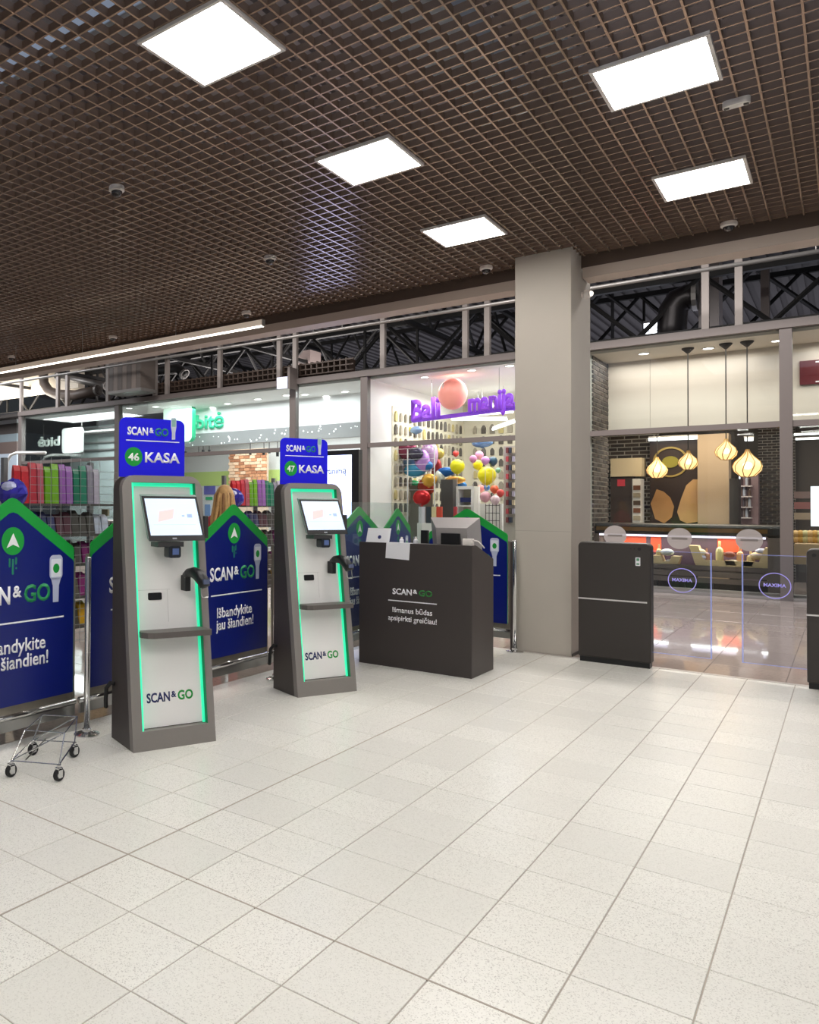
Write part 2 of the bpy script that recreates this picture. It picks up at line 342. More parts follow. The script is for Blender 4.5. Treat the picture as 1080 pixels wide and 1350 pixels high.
# linear lamp
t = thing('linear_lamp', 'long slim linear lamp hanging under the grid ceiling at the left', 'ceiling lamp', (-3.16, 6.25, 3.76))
MB().box(-7.5, 0, -.03, .03, .012, .085).build('housing', mat('housing_glow', '#e8ddd0', .5, emit=.22, ecol='#ffe6cc'), t); MB().box(-7.49, -.01, -.027, .027, 0, .012).build('diffuser', mat('linear_diffuser', '#ffffff', .5, emit=5, ecol='#fff3e2'), t)  # housing given weak warm emission so that it does not look unlit
MB().box(0, .006, -.032, .032, 0, .087).build('end_cap', M_alu, t)
for x in (-1.45, -3.35, -5.0): 
    MB().tube([(x, 0, .085), (x, 0, CZ-3.76+.02)], .004, 6).build('hanging_wire', M_alu, t)
# dome cameras
def dome(px, py, label):
    p = onZ(px, py, CZ); t = thing('dome_camera', label, 'security camera', p)
    MB().lathe([(.001, 0), (.062, 0), (.066, -.01), (.066, -.035), (.055, -.045), (.05, -.045), (.001, -.044)], n=24).build('housing', M_frame, t, smooth=False)
    MB().ball((0, 0, -.045), (.047, .047, .042), 20, 12).build('dome', mat('dark_dome', '#2a2526', .08, spec=.8), t, smooth=True)
dome(154, 246, 'white dome camera on the grid ceiling at the upper left'); dome(356, 338, 'white dome camera on the ceiling left of the bluish reflection')
dome(325, 411, 'small dome camera above the right end of the long lamp'); dome(149, 443, 'small dome camera above the middle of the long lamp')
dome(15, 469, 'small dome camera above the far left of the long lamp'); dome(641, 351, 'dome camera at the ceiling edge just left of the concrete column')
dome(961, 293, 'dome camera at the ceiling edge at the right')
p = onZ(971, 131, CZ); t = thing('emergency_light', 'small white oblong emergency lamp with two dark spots on the ceiling', 'emergency light', p)
MB().prism(rrect(-.075, .075, -.03, .03, .028, 6), -.045, 0, 'z').build('housing', M_frame, t, bevel=.004)
for s in (-1, 1): MB().box(s*.052-.014, s*.052+.014, -.012, .012, -.049, -.044).build('lens', M_black, t)
# ============================================================ column
t = thing('column', 'square pale grey concrete column standing at the shop threshold', 'column', (0, 0, 0))
M_conc = mat('pale_concrete', '#b5aea4', .6, noise=.06, nscale=2.5, bump=.05)
MB().box(-.325, .225, 6.845, 7.62, 0, 4.23).build('shaft', M_conc, t, bevel=.004)
MB().box(.226, .232, 6.85, 7.62, 0, .03).build('skirting', M_black, t)
MB().box(-.326, .226, 6.8435, 6.8445, 1.268, 1.271).build('joint_line', mat('concrete_joint', '#938c83', .7), t)
p = onX(767, 389, .225); t = thing('spotlight', 'small round white spotlight on the right face of the column', 'spotlight', p)
MB().lathe([(.03, .0), (.03, .02), (.045, .03), (.045, .075), (.035, .085)], n=20, axis='x').build('housing', M_frame, t); MB().ball((.085, 0, 0), .03, 12, 8).build('lens', mat('spot_lens', '#fff6ea', .4, emit=1.2), t, smooth=True)
# ============================================================ kiosks
SH = .13; KW = .575; KH = 1.70
def kiosk(loc, rz, num, label):
    t = thing('checkout_kiosk', label, 'kiosk', (loc[0], loc[1], 0), math.radians(rz), 'self-checkout kiosks in front of the barrier')
    out = rrect(0, KW, 0.0, KH, .09, 8, (0, 0, 1, 1)); n = len(out); vs = []
    b = MB(); vs = [(x, SH*z+.05, z) for x, z in out] + [(x, .36, z) for x, z in out]
    b.add(vs, [tuple(range(n-1, -1, -1)), tuple(range(n, 2*n))] + [(i, (i+1) % n, n+(i+1) % n, n+i) for i in range(n)]); b.build('body', M_kioskd, t)
    # front frame with opening
    inn = rrect(.066, KW-.05, .115, KH-.045, .012, 3); fr = MB()
    def arc(P, k): return P[int(round(k/32*len(P))) % len(P)]
    # frame from an outline and a four sided opening: triangulate with fill
    bm = bmesh.new(); vo = [bm.verts.new((x, 0, z)) for x, z in out]; vi = [bm.verts.new((x, 0, z)) for x, z in [(.066, .115), (KW-.05, .115), (KW-.05, KH-.045), (.066, KH-.045)]]
    es = [bm.edges.new((vo[i], vo[(i+1) % n])) for i in range(n)] + [bm.edges.new((vi[i], vi[(i+1) % 4])) for i in range(4)]
    bmesh.ops.triangle_fill(bm, edges=es, use_beauty=True)
    bmesh.ops.recalc_face_normals(bm, faces=bm.faces)
    r = bmesh.ops.extrude_face_region(bm, geom=list(bm.faces))
    for v in [g for g in r['geom'] if isinstance(g, bmesh.types.BMVert)]: v.co.y += .052
    for v in bm.verts: v.co.y += SH*v.co.z
    bmesh.ops.recalc_face_normals(bm, faces=bm.faces)
    me = D.meshes.new('front_frame'); bm.to_mesh(me); bm.free(); me.materials.append(M_kiosk); o = D.objects.new('front_frame', me); COL.objects.link(o); o.parent = t
    pan = MB().box(.07, KW-.055, .042, .0495, .12, KH-.05).shear(SH).build('front_panel', M_white, t)
    MB().box(.067, .079, .004, .0415, .117, KH-.048).shear(SH).build('led_strip', M_led, t)
    MB().box(KW-.069, KW-.053, .034, .0415, .117, KH-.048).shear(SH).build('led_strip', M_led, t)
    MB().box(.081, KW-.069, .030, .0415, KH-.070, KH-.047).shear(SH).build('led_strip', M_led, t)
    MB().box(KW-.0525, KW-.0505, .003, .0415, .117, KH-.048).shear(SH).build('led_glow_wall', mat('green_led_glow', '#0b7d4e', .4, emit=.06), t)  # green colour and weak emission imitate LED glow reflected on the recess wall
    e = MB()
    for z in (1.235, .965): pass
    for (x0, x1, z0, z1) in ((.09, .32, .965, .967), (.30, .302, .76, .965)): e.box(x0, x1, .0412, .043, z0, z1)
    e.shear(SH).build('seam', mat('panel_seam', '#cbc8c6', .6), t)
    MB().prism(rrect(.163, .258, .902, .948, .008, 3), .036, .0435).shear(SH).build('receipt_slot', M_black, t, bevel=0)
    logo(t, .122, .448, .272, .058, M_dkblue, M_green, .0418, SH, None, .03)
    # shelf
    sh = MB().prism([(.075, .13), (.075, .06), (.10, .02), (.14, .0), (.525, -.012), (.54, .0), (.54, .13)], .682, .718, 'z')
    sh.v = [(x, y, z) for x, y, z in sh.v]; sh.build('shelf', mat('shelf_grey', '#5c5653', .45), t)
    # monitor, leaning back
    def mon(v): # v in monitor plane coords: u across, s up 0..1, d out of plane
        u, s, d = v; return (.115+u, .045+.13*s - d*.91, 1.283+.285*s - d*.40)
    def mbox(u0, u1, s0, s1, d0, d1):
        b = MB(); vs = [(u0,s0,d0),(u1,s0,d0),(u1,s1,d0),(u0,s1,d0),(u0,s0,d1),(u1,s0,d1),(u1,s1,d1),(u0,s1,d1)]
        return b.add([mon(v) for v in vs], [(0,3,2,1),(4,5,6,7),(0,1,5,4),(1,2,6,5),(2,3,7,6),(3,0,4,7)])
    mo = mbox(0, .40, 0, 1, -.03, 0).build('monitor', mat('monitor_shell', '#8f9896', .4), t, bevel=.003)
    mbox(.002, .398, .005, .995, 0, .004).build('bezel', M_black, mo)
    mbox(.018, .382, .13, .945, .0042, .0052).build('display', mat('lit_screen', '#cfdff2', .3, emit=.5, ecol='#cfdff6'), mo)
    mbox(.165, .195, .045, .075, .004, .005).build('maker_mark', mat('grey_mark', '#aab0b8', .4), mo)
    a = MB(); P = [(.085,.42),(.195,.50),(.215,.72),(.105,.66)]; vs = [mon((u, s, .0053)) for u, s in P]+[mon((u, s, .0058)) for u, s in P]
    a.add(vs, [(3,2,1,0),(4,5,6,7),(0,1,5,4),(1,2,6,5),(2,3,7,6),(3,0,4,7)]).build('screen_picture', mat('screen_pink', '#dcc0be', .4, emit=.5, ecol='#e6c6c2'), mo)
    a = MB(); a.add(*(lambda b: (b.v, b.f))(mbox(.30, .335, .52, .60, .0053, .0058))); a.add(*(lambda b: (b.v, b.f))(mbox(.262, .28, .545, .575, .0053, .0058)))
    a.build('screen_picture', mat('screen_blue', '#9fb2cf', .4, emit=.4, ecol='#9fb2cf'), mo)
    mbox(.05, .35, .36, .366, .0053, .0056).build('screen_line', mat('screen_line', '#b7c3d8', .4, emit=.45, ecol='#b7c3d8'), mo)
    MB().box(.18, .36, .05, .16, 1.245, 1.275).build('monitor_arm', mat('dark_bracket', '#3b3a3b', .4), t)
    MB().box(.25, .36, .155, .20, 1.30, 1.5).build('monitor_mount', mat('dark_bracket', '#3b3a3b', .4), t)
    sc = MB().prism(rrect(.255, .34, 1.175, 1.25, .015, 3), .05, .12).build('reader_module', mat('reader_shell', '#20242c', .3), t); MB().box(.28, .325, .047, .0495, 1.195, 1.235).build('reader_window', mat('reader_blue', '#5b6fa0', .2), sc)
    # hand scanner in its cradle
    cr = MB().box(.40, .438, .10, .17, .955, 1.055).build('cradle', M_black, t, bevel=.004)
    gs = MB().tube([(.405, .125, 1.055), (.415, .09, 1.075), (.43, .04, 1.08), (.443, 0, 1.065), (.455, -.035, 1.03), (.46, -.05, .995)], [.018, .028, .036, .042, .040, .034], 14).build('hand_scanner', M_black, t, smooth=True)
    MB().box(.435, .475, -.084, -.055, 1.015, 1.045).build('scanner_display', mat('scanner_lcd', '#5c6480', .15), gs)
    MB().tube([(.435, -.045, 1.0), (.435, -.05, .945), (.44, -.06, .93), (.478, -.06, .93), (.485, -.05, .945), (.485, -.04, .995)], .003, 6).build('wire_hook', M_alu, t)
    # payment terminal on the right edge
    pt = MB().box(KW-.004, KW+.03, .17, .235, 1.29, 1.44).shear(0).build('payment_terminal', mat('terminal_grey', '#3a3637', .4), t, bevel=.006); MB().box(KW+.03, KW+.033, .185, .205, 1.36, 1.375).build('terminal_key', M_frame, pt)
    # cable outlet
    MB().tube([(-.005, .30, .36), (-.03, .31, .365), (-.05, .33, .33), (-.05, .34, .25), (-.04, .36, .2)], .014, 8).build('power_cable', M_blackm, t, smooth=True)
    # sign
    sp = MB().prism(rrect(.005, .475, KH-.01, 2.075, .045, 8, (0, 0, 1, 1)), .275, .285).build('sign_plate', M_sign, t)
    y = .2745
    logo(sp, .06, .355, 1.965, .052, M_wtext, mat('teal_print', '#0c7d6d', .5), y, None, None, .035)
    MB().box(.05, .435, y-.001, y, 1.925, 1.931).build('rule_line', M_wtext, sp)
    MB().prism(circ(.105, 1.822, .062), y-.001, y).build('number_disc', M_green, sp)
    text(num, M_wtext, sp, .066, .144, 1.797, .05, y-.001, bold=.03); text('KASA', M_wtext, sp, .185, .44, 1.79, .066, y, bold=.03)
    dv = MB().prism(rrect(.372, .412, 2.015, 2.09, .012, 4), y-.0025, y).prism([(.379, 1.945), (.403, 1.945), (.404, 1.99), (.410, 2.018), (.374, 2.018), (.380, 1.99)], y-.0025, y).build('scanner_icon', mat('icon_grey', '#c7cbdd', .4), sp)
    MB().prism(rrect(.378, .406, 2.03, 2.078, .003, 2), y-.0032, y-.0025).build('icon_window', mat('icon_window', '#8ab7b0', .4), sp)
    return t
kiosk((-.935, 1.664), 67.3, '46', 'grey self-checkout kiosk with the blue 46 KASA sign, nearest to the camera')
kiosk((-.928, 3.517), 66.0, '47', 'grey self-checkout kiosk with the blue 47 KASA sign, beside the brown desk')
# ============================================================ barrier panels
M_blueedge = mat('panel_edge', '#5d6790', .4)
def barrier(cx, y, w, rz, peak, sh, bot, label, wtext=True, rail=True):
    t = thing('barrier_panel', label, 'barrier', (cx, y, 0), rz, 'navy advertising barrier panels')
    h = w/2; k = w/1.0; ro = .025
    def roof(dz): return [(-h, bot), (h, bot), (h, sh-dz*.95), (h-.012*k, sh+.02-dz*.97), (.03, peak-.012-dz), (0, peak-.004-dz), (-.03, peak-.012-dz), (-h+.012*k, sh+.02-dz*.97), (-h, sh-dz*.95)]
    MB().prism(roof(0), 0, .012).build('green_board', M_green, t)
    fc = MB().prism([(x*(1-.008), z) for x, z in roof(.088)], -.003, 0).build('navy_face', M_blue, t); y0 = -.0032
    MB().prism(circ(0, 1.283, .085*k, 32, .085), y0-.0012, y0).build('green_disc', M_green, fc)
    MB().prism([(-.048*k, 1.243), (0, 1.262), (.048*k, 1.243), (0, 1.332)], y0-.0024, y0-.0012).build('arrow_mark', M_wtext, fc)
    tr = MB()
    for (x, z0, z1) in ((-.024, 1.125, 1.18), (0, 1.08, 1.175), (.024, 1.14, 1.185)): tr.prism(rrect((x-.007)*k, (x+.007)*k, z0, z1, .006*k, 3), y0-.0012, y0)
    tr.prism(circ(.026*k, 1.118, .006*k, 10), y0-.0012, y0); tr.build('trail_mark', mat('teal_trail', '#1b7f62', .5), fc)
    MB().prism(rrect(.290*k, .398*k, 1.03, 1.185, .03*k, 6), y0-.001, y0).prism([(.32*k, .885), (.366*k, .885), (.368*k, .99), (.385*k, 1.035), (.303*k, 1.035), (.318*k, .99)], y0-.001, y0).build('scanner_icon', mat('icon_silver', '#b9bfd8', .4), fc)
    MB().prism(rrect(.302*k, .386*k, 1.045, 1.16, .008*k, 3), y0-.0018, y0-.001).build('icon_window', mat('icon_pale', '#dfe3ee', .4), fc)
    MB().prism(circ(.344*k, 1.10, .026*k, 20, .03), y0-.0026, y0-.0018).build('icon_disc', M_green, fc)
    if wtext:
        logo(fc, -.326*k, .298*k, .905, .108, M_wtext, mat('green_letter', '#128a4e', .5), y0, None)
        MB().box(-.31*k, .412*k, y0-.001, y0, .782, .792).build('rule_line', M_wtext, fc)
        text('Išbandykite', M_wtext, fc, -.23*k, .262*k, .605, .085, y0, bold=.016); text('jau šiandien!', M_wtext, fc, -.24*k, .285*k, .508, .085, y0, bold=.016)
    MB().box(-h-.01, h+.01, .016, .03, bot-.055, bot+.01).build('backing_strip', mat('worn_aluminium', '#8e877c', .4, .7, noise=.15, nscale=20), t)
    for sx in (-1, 1): MB().box(sx*(h+.012)-.008, sx*(h+.012)+.008, .006, .03, bot-.05, sh-.06).build('side_strip', mat('worn_aluminium', '#8e877c', .4, .7), t)
    if rail:
        MB().tube([(-h-.055, .045, .205), (h+.055, .045, .205)], .021, 12).build('bottom_rail', M_chrome, t, smooth=True)
        MB().box(-h-.05, h+.05, .035, .055, .12, .185).build('lower_rail', M_alu, t)
    return t
BX = -1.485; R90 = math.pi/2
barrier(BX, 1.165, .99, R90, 1.55, 1.215, .285, 'navy and green SCAN&GO barrier panel at the left edge, nearest to the camera')
barrier(BX, 2.30, .98, R90, 1.545, 1.24, .285, 'navy SCAN&GO barrier panel mostly hidden behind kiosk 46')
barrier(BX, 3.41, .98, R90, 1.525, 1.225, .285, 'navy SCAN&GO barrier panel between the two kiosks')
barrier(BX, 4.51, .96, R90, 1.52, 1.225, .285, 'navy SCAN&GO barrier panel hidden behind kiosk 47')
barrier(BX, 5.59, .86, R90, 1.515, 1.27, .285, 'navy SCAN&GO barrier panel just right of kiosk 47, behind the desk')
barrier(BX, 6.50, .66, R90, 1.50, 1.27, .285, 'narrow navy SCAN&GO barrier panel in the corner behind the desk', True)
barrier(-.81, 6.78, .86, 0, 1.50, 1.215, .28, 'navy SCAN&GO barrier panel left of the concrete column, facing forward')
def post(x, y, label, h=1.16):
    t = thing('stanchion_post', label, 'post', (x, y, 0), 0, 'steel posts of the barrier')
    MB().lathe([(.001, 0), (.085, 0), (.085, .008), (.06, .016), (.03, .02), (.03, .04), (.021, .045)], n=24).build('base_plate', M_chrome, t)
    MB().lathe([(.021, .03), (.021, h), (.018, h+.006), (.001, h+.006)], n=16).build('tube', M_chrome, t, smooth=True)
for y, l in ((.60, 'out of view at the left end of the barrier'), (1.735, 'between the two leftmost barrier panels beside the wire trolley'), (2.86, 'hidden behind kiosk 46'), (3.955, 'just left of kiosk 47'), (5.06, 'hidden behind kiosk 47'), (6.10, 'behind the brown desk'), (6.93, 'in the barrier corner behind the desk')):
    post(-1.43 if y < 6.9 else -1.47, y, 'chrome barrier post with round foot ' + l)
post(-.295, 6.745, 'chrome barrier post standing against the left edge of the concrete column')
t = thing('dark_rail_post', 'dark upright profile beside the chrome post at the concrete column', 'post', (-.335, 6.78, 0)); MB().box(-.014, .014, -.014, .014, 0, 1.15).build('profile', M_kioskd, t); MB().box(-.03, .03, -.03, .03, 0, .006).build('foot', M_kioskd, t)
t = thing('glass_screen', 'clear glass screen standing along the barrier behind the desk', 'glass screen', (-1.33, 5.0, 0))
MB().box(-.004, .004, 0, .95, .1, 1.555).build('pane', M_bglass, t); MB().box(-.004, .004, .96, 1.78, .1, 1.555).build('pane', M_bglass, t)
for y in (.02, .955, 1.76): MB().box(-.015, .015, y-.012, y+.012, 0, .3).build('clamp_post', M_alu, t)
# floor shade below barrier: nothing painted
# ============================================================ desk
t = thing('service_desk', 'dark brown service desk with white SCAN&GO lettering on its front', 'desk', (-1.245, 5.13, 0))
DW = 1.087
MB().box(0, DW, 0, .018, 0, 1.17).build('front_panel', M_desk, t, bevel=.0015)
for x in (0, DW-.018): MB().prism([(.018, 0), (.555, 0), (.555, 1.03), (.13, 1.165), (.018, 1.17)], x, x+.018, 'x').build('side_panel', mat('desk_side', '#4a4340', .5), t)
MB().box(.018, DW-.018, .018, .50, 1.0, 1.02).build('worktop', M_desk, t); MB().box(.018, DW-.018, .018, .16, 1.148, 1.168).build('top_ledge', M_desk, t)
logo(t, .345, .73, .69, .056, M_wtext, mat('dark_green_print', '#1c7a2c', .5), 0.0)
MB().box(.302, .773, -.001, 0, .624, .633).build('rule_line', M_wtext, t)
text('Išmanus būdas', M_wtext, t, .345, .73, .52, .05, 0, bold=.014); text('apsipirkti greičiau!', M_wtext, t, .302, .773, .443, .05, 0, bold=.014)
# things on the desk
t = thing('desk_monitor', 'silver all-in-one screen seen from behind on the brown desk', 'monitor', (-.40, 5.38, 1.02), math.radians(4))
b = MB(); A = [(-.235, -.13, .37), (.21, -.13, .37), (.21, -.02, .10), (-.235, -.02, .10)]
b.add([(-.235, .02, .395), (.215, .02, .395), (.215, .10, .09), (-.235, .10, .09), (-.15, -.09, .30), (.13, -.09, .30), (.13, -.05, .10), (-.15, -.05, .10)],
      [(0,1,2,3), (4,7,6,5), (0,4,5,1), (1,5,6,2), (2,6,7,3), (3,7,4,0)]); b.build('shell', mat('silver_shell', '#a9a4a3', .35, .3), t)
MB().box(-.10, .07, -.10, -.06, .0, .25).build('rear_box', M_black, t); MB().box(-.14, .12, -.09, .09, 0, .015).build('foot', M_black, t)
b = MB().add([(-.215, .028, .375), (.195, .028, .375), (.195, .105, .11), (-.215, .105, .11), (-.215, .034, .377), (.195, .034, .377), (.195, .111, .112), (-.215, .111, .112)], [(0,1,2,3), (4,7,6,5), (0,4,5,1), (1,5,6,2), (2,6,7,3), (3,7,4,0)]); b.build('display', M_black, t)
t = thing('customer_display', 'small dark display left of the silver screen on the desk', 'display', (-.70, 5.40, 1.02)); MB().box(-.035, .035, -.02, .02, .0, .27).build('body', M_black, t, bevel=.006); MB().lathe([(.05, 0), (.05, .01), (.02, .015)], n=16).build('foot', M_black, t)
t = thing('receipt_box', 'small white box with a curled cable at the right end of the desk', 'box', (-.205, 5.20, 1.169)); MB().box(-.05, .035, -.03, .03, 0, .06).build('housing', M_frame, t, bevel=.004)
MB().tube([(.035, 0, .045), (.07, .02, .04), (.10, .05, .0), (.105, .08, -.02)], .006, 8).build('cable', M_frame, t, smooth=True)
t = thing('leaflet_stand', 'white leaflet leaning in a stand on the left of the desk', 'leaflet', (-1.07, 5.17, 1.169))
b = MB().box(-.125, .115, -.002, .002, 0, .135); b.shear(.35); b.build('leaflet', M_paper, t); MB().prism(circ(.01, .05, .018, 12), -.004, -.0025).shear(.35).build('printed_mark', M_dkblue, t); MB().box(-.05, .05, 0, .06, 0, .004).build('stand', M_grey, t)
t = thing('hanging_notice', 'blank white sheet folded over the front edge of the desk', 'paper', (-.845, 5.13, 1.17)); b = MB().prism([(-.125, -.145), (.11, -.155), (.12, .002), (-.115, .002)], -.006, -.003); b.build('sheet', M_paper, t); MB().box(-.115, .12, -.006, .07, .0, .003).build('fold', M_paper, t)
for x, l, c in ((-.86, 'tiny white bottle beside the hanging sheet on the desk', '#e8e8ee'), (-.72, 'tiny white bottle next to the dark display on the desk', '#d8dade')):
    t = thing('sanitiser_bottle', l, 'bottle', (x, 5.24, 1.169)); MB().lathe([(.001, 0), (.02, 0), (.02, .03), (.01, .04)], n=14).build('body', mat('bottle'+c, c, .3), t); MB().lathe([(.01, .04), (.01, .055), (.001, .055)], n=12).build('cap', M_frame, t)
# ============================================================ gates
def gate(x0, x1, label, lens):
    t = thing('entry_gate', label, 'gate', (x0, 6.70, 0), 0, 'anthracite entry gate housings')
    W = x1-x0
    MB().prism(rrect(0, W, .05, 1.18, .045, 6, (0, 0, 1, 1)), 0, .15).build('housing', M_gate, t, bevel=.012)
    MB().box(.012, W-.012, .015, .135, 0, .05).build('plinth', M_black, t)
    MB().box(-.001, W-.03, -.003, .002, .614, .628).build('trim_strip', mat('silver_strip', '#d9d6d4', .3, .3), t)
    s = MB().prism(rrect(W-.125 if W < .8 else .02, W-.085 if W < .8 else .06, .965, 1.045, .003, 2), -.002, 0).build('sticker', M_paper, t)
    q = W-.125 if W < .8 else .02
    MB().box(q+.008, q+.032, -.0028, -.002, 1.012, 1.037).box(q+.008, q+.032, -.0028, -.002, .975, .99).build('sticker_print', mat('sticker_green', '#54906d', .5), s)
    for x in lens: MB().lathe([(.015 if x == lens[-1] else .006, -.002), (.001, -.003)], (x, 0, 1.125), 14, 'y').build('sensor', M_black, t)
gate(.322, .945, 'dark anthracite entry gate housing beside the concrete column', [.46, .49, .53])
gate(2.082, 2.72, 'dark anthracite entry gate housing at the right edge of the frame', [.14, .17, .05])
def gdoor(x0, x1, cx, label, lit):
    t = thing('glass_gate_leaf', label, 'glass gate', (0, 6.775, 0), 0, 'glass swing leaves of the entry gate')
    MB().box(x0, x1, -.005, .005, .15, 1.11).build('pane', M_gglass, t)
    e = MB().box(lit-.005, lit+.005, -.0055, .0055, .15, 1.11).box(x0, x1, -.0055, .0055, .148, .152).box(x0, x1, -.0055, .0055, 1.107, 1.11); e.build('lit_edge', M_edge, t)
    b = MB(); ring(b, cx, .845, .106, .113, -.0075, -.0052); b.build('etched_ring', M_etch, t); text('MAXIMA', M_etch, t, cx-.078, cx+.078, .835, .03, -.0055, bold=.03)
gdoor(.945, 1.413, 1.185, 'clear glass gate leaf with lit blue edge, hinged at the left gate', 1.407)
gdoor(1.632, 2.08, 1.866, 'clear glass gate leaf with lit blue edge, hinged at the right gate', 1.638)
# ============================================================ wire trolley
t = thing('wire_trolley', 'small chrome wire trolley base on four castors in front of the left barrier', 'trolley', (0, 0, 0))
W4 = [Vector(v) for v in ((-1.15, .915, 0), (-.905, 1.05, 0), (-1.145, 1.375, 0), (-1.36, 1.235, 0))]
for p in W4:
    c = D.objects.new('castor', None); COL.objects.link(c); c.parent = t; c.location = p
    c2 = MB().lathe([(.001, -.011), (.028, -.011), (.035, -.008), (.035, .008), (.028, .011), (.001, .011)], (0, 0, .035), 20, 'x').build('castor_wheel', M_blackm, c); MB().lathe([(.001, -.013), (.018, -.013), (.018, .013), (.001, .013)], (0, 0, .035), 16, 'x').build('castor_hub', M_grey, c)
    f = MB().box(-.016, -.013, -.015, .015, .02, .07).box(.013, .016, -.015, .015, .02, .07).box(-.016, .016, -.016, .016, .062, .074); f.lathe([(.012, .074), (.012, .088), (.001, .088)], n=12); f.build('castor_fork', M_chrome, c)
q = [Vector((p.x, p.y, .088)) for p in W4]; cn = sum(q, Vector())/4; b = MB()
for i in range(4): b.tube([q[i], q[(i+1) % 4]], .0042, 8)
b.tube([q[0]*.7+q[1]*.3+Vector((0, 0, .01)), q[3]*.7+q[2]*.3+Vector((0, 0, .01))], .004, 6); b.build('base_frame', M_chrome, t)
tp = [cn+(v-cn)*.85+Vector((-.04, .09, .135)) for v in q]; b = MB()
for i in range(4): b.tube([q[i], tp[i]], .0036, 8); b.tube([tp[i], tp[(i+1) % 4]], .003, 8)
b.tube([q[0], tp[1]], .004, 6); b.tube([q[3], tp[2]], .004, 6); b.build('basket_wires', M_chrome, t)

# ============================================================ far shop fronts (glazing line)
GY = 14.7
def pbox(x0, y0, x1, y1, Y, dep, name, m, parent=None, bevel=0, build=True):
    "a real box whose front lies in the plane Y, spanning the given picture extent"
    xm, ym = (x0+x1)/2, (y0+y1)/2
    X0, X1 = onY(x0, ym, Y).x, onY(x1, ym, Y).x; Z1, Z0 = onY(xm, y0, Y).z, onY(xm, y1, Y).z
    b = MB().box(X0, X1, Y, Y+dep, Z0, Z1)
    return b.build(name, m, parent, bevel=bevel)
mull = [-18.95, -14.28, -8.07, -6.125, -2.2, 1.575]
ntrim = [10]
def trim(mb, m): ntrim[0] += 1; return tag(mb.build('trim_%d' % ntrim[0], m), kind='structure')
for x in mull: trim(MB().box(x-.085, x+.085, GY-.05, GY+.12, 0, 4.56), M_mull)
trim(MB().box(-19.03, 6, GY-.08, GY+.16, 4.55, 4.69), M_mull)
trim(MB().box(-19.0, 6, GY-.03, GY+.12, .0, .05), mat('sill_metal', '#a7a19c', .4, .4))
# concrete-free white edge under the upper beam
wins = [(-19, -14.28), (-14.28, -8.07), (-8.07, -6.125), (-6.125, -2.2), (-2.2, 1.575), (1.575, 6)]
for i, (a, c) in enumerate(wins):
    wn = D.objects.new('window_%d' % (i+1), None); COL.objects.link(wn); wn.location = (a, GY, 0); tag(wn, kind='structure'); W = c-a
    MB().box(.085, W-.085, -.03, .09, 2.90, 3.0).build('transom', M_mull, wn)
    MB().box(.085, W-.085, .02, .03, .05, 2.90).build('pane', M_glass, wn); MB().box(.085, W-.085, .02, .03, 3.0, 4.55).build('pane', M_glass, wn)
for x in (-18.97, -17.06, -16.6, -14.72, -12.77, -12.3, -10.4, -8.5, -8.03, -5.68, -3.79, -3.33, .46, .94):
    trim(MB().box(x-.055, x+.055, GY-.03, GY+.07, 4.69, 7.95), M_post)
p0, p1 = onY(0, 492, 13.4), onY(1080, 328, 13.4)
t = thing('conduit_pipe', 'long pale horizontal pipe running above the shop fronts', 'pipe', (0, 13.4, 5.42)); MB().tube([(-24, 0, 0), (5.9, 0, 0)], .035, 10).build('pipe', M_galv, t, smooth=True)
for x in range(-22, 6, 4): MB().tube([(x, 0, .03), (x, 0, 2.5)], .006, 5).build('hanger', M_galv, t)
def truss(Y, z0, z1, x0, x1, per, label, ph=0):
    t = thing('roof_truss', label, 'roof truss', (0, Y, z0), 0, 'dark steel roof trusses'); h = z1-z0
    MB().box(x0, x1, -.07, .07, h-.07, h+.07).build('chord', M_steel, t); MB().box(x0, x1, -.06, .06, -.06, .06).build('chord', M_steel, t)
    x = x0+ph; k = 0; pr = None
    while x+per/2 < x1:
        a, c = (x, 0, 0 if k % 2 else h), (x+per/2, 0, h if k % 2 else 0)
        if k < 2: o = MB().tube([a, c], .05, 6).build('web_bar', M_steel, t); 
        else: o = (pr[k % 2]).copy(); COL.objects.link(o); o.location.x += (k-(k % 2))*per/2
        if k < 2: pr = (pr or []) + [o]
        x += per/2; k += 1
    for xx in range(int(x0)+2, int(x1), 5): MB().box(xx-.03, xx+.03, -.03, .03, 0, h).build('upright', M_steel, t)
truss(16.4, 5.0, 6.1, -24, 6, 2.2, 'nearest dark lattice roof truss above the shop fronts')
truss(19.6, 5.3, 6.9, -24, 6, 3.0, 'second dark lattice roof truss behind the nearest one', .8)
truss(23.5, 5.6, 7.6, -24, 6, 3.6, 'farthest dark lattice roof truss', .3)
for i, x in enumerate((-20, -16.5, -12.2, -9.6, -5.2, 2.6)):
    t = thing('cross_truss', 'dark cross truss running away from the viewer, %s' % ('at the far left', 'above the cream wall', 'above the bitė sign', 'left of the white exit sign', 'above the balloon shop', 'right of the grey wall pillar')[i], 'roof truss', (x, 8, 5.7), 0, 'dark cross trusses')
    MB().box(-.05, .05, 0, 17, 1.5, 1.62).build('chord', M_steel, t); MB().box(-.05, .05, 0, 17, 0, .10).build('chord', M_steel, t)
    b = MB(); k = 0; y = 0
    for k in range(12): MB().tube([(0, k*1.4, 1.5 if k % 2 else .05), (0, (k+1)*1.4, .05 if k % 2 else 1.5)], .04, 5).build('web_bar', M_steel, t)
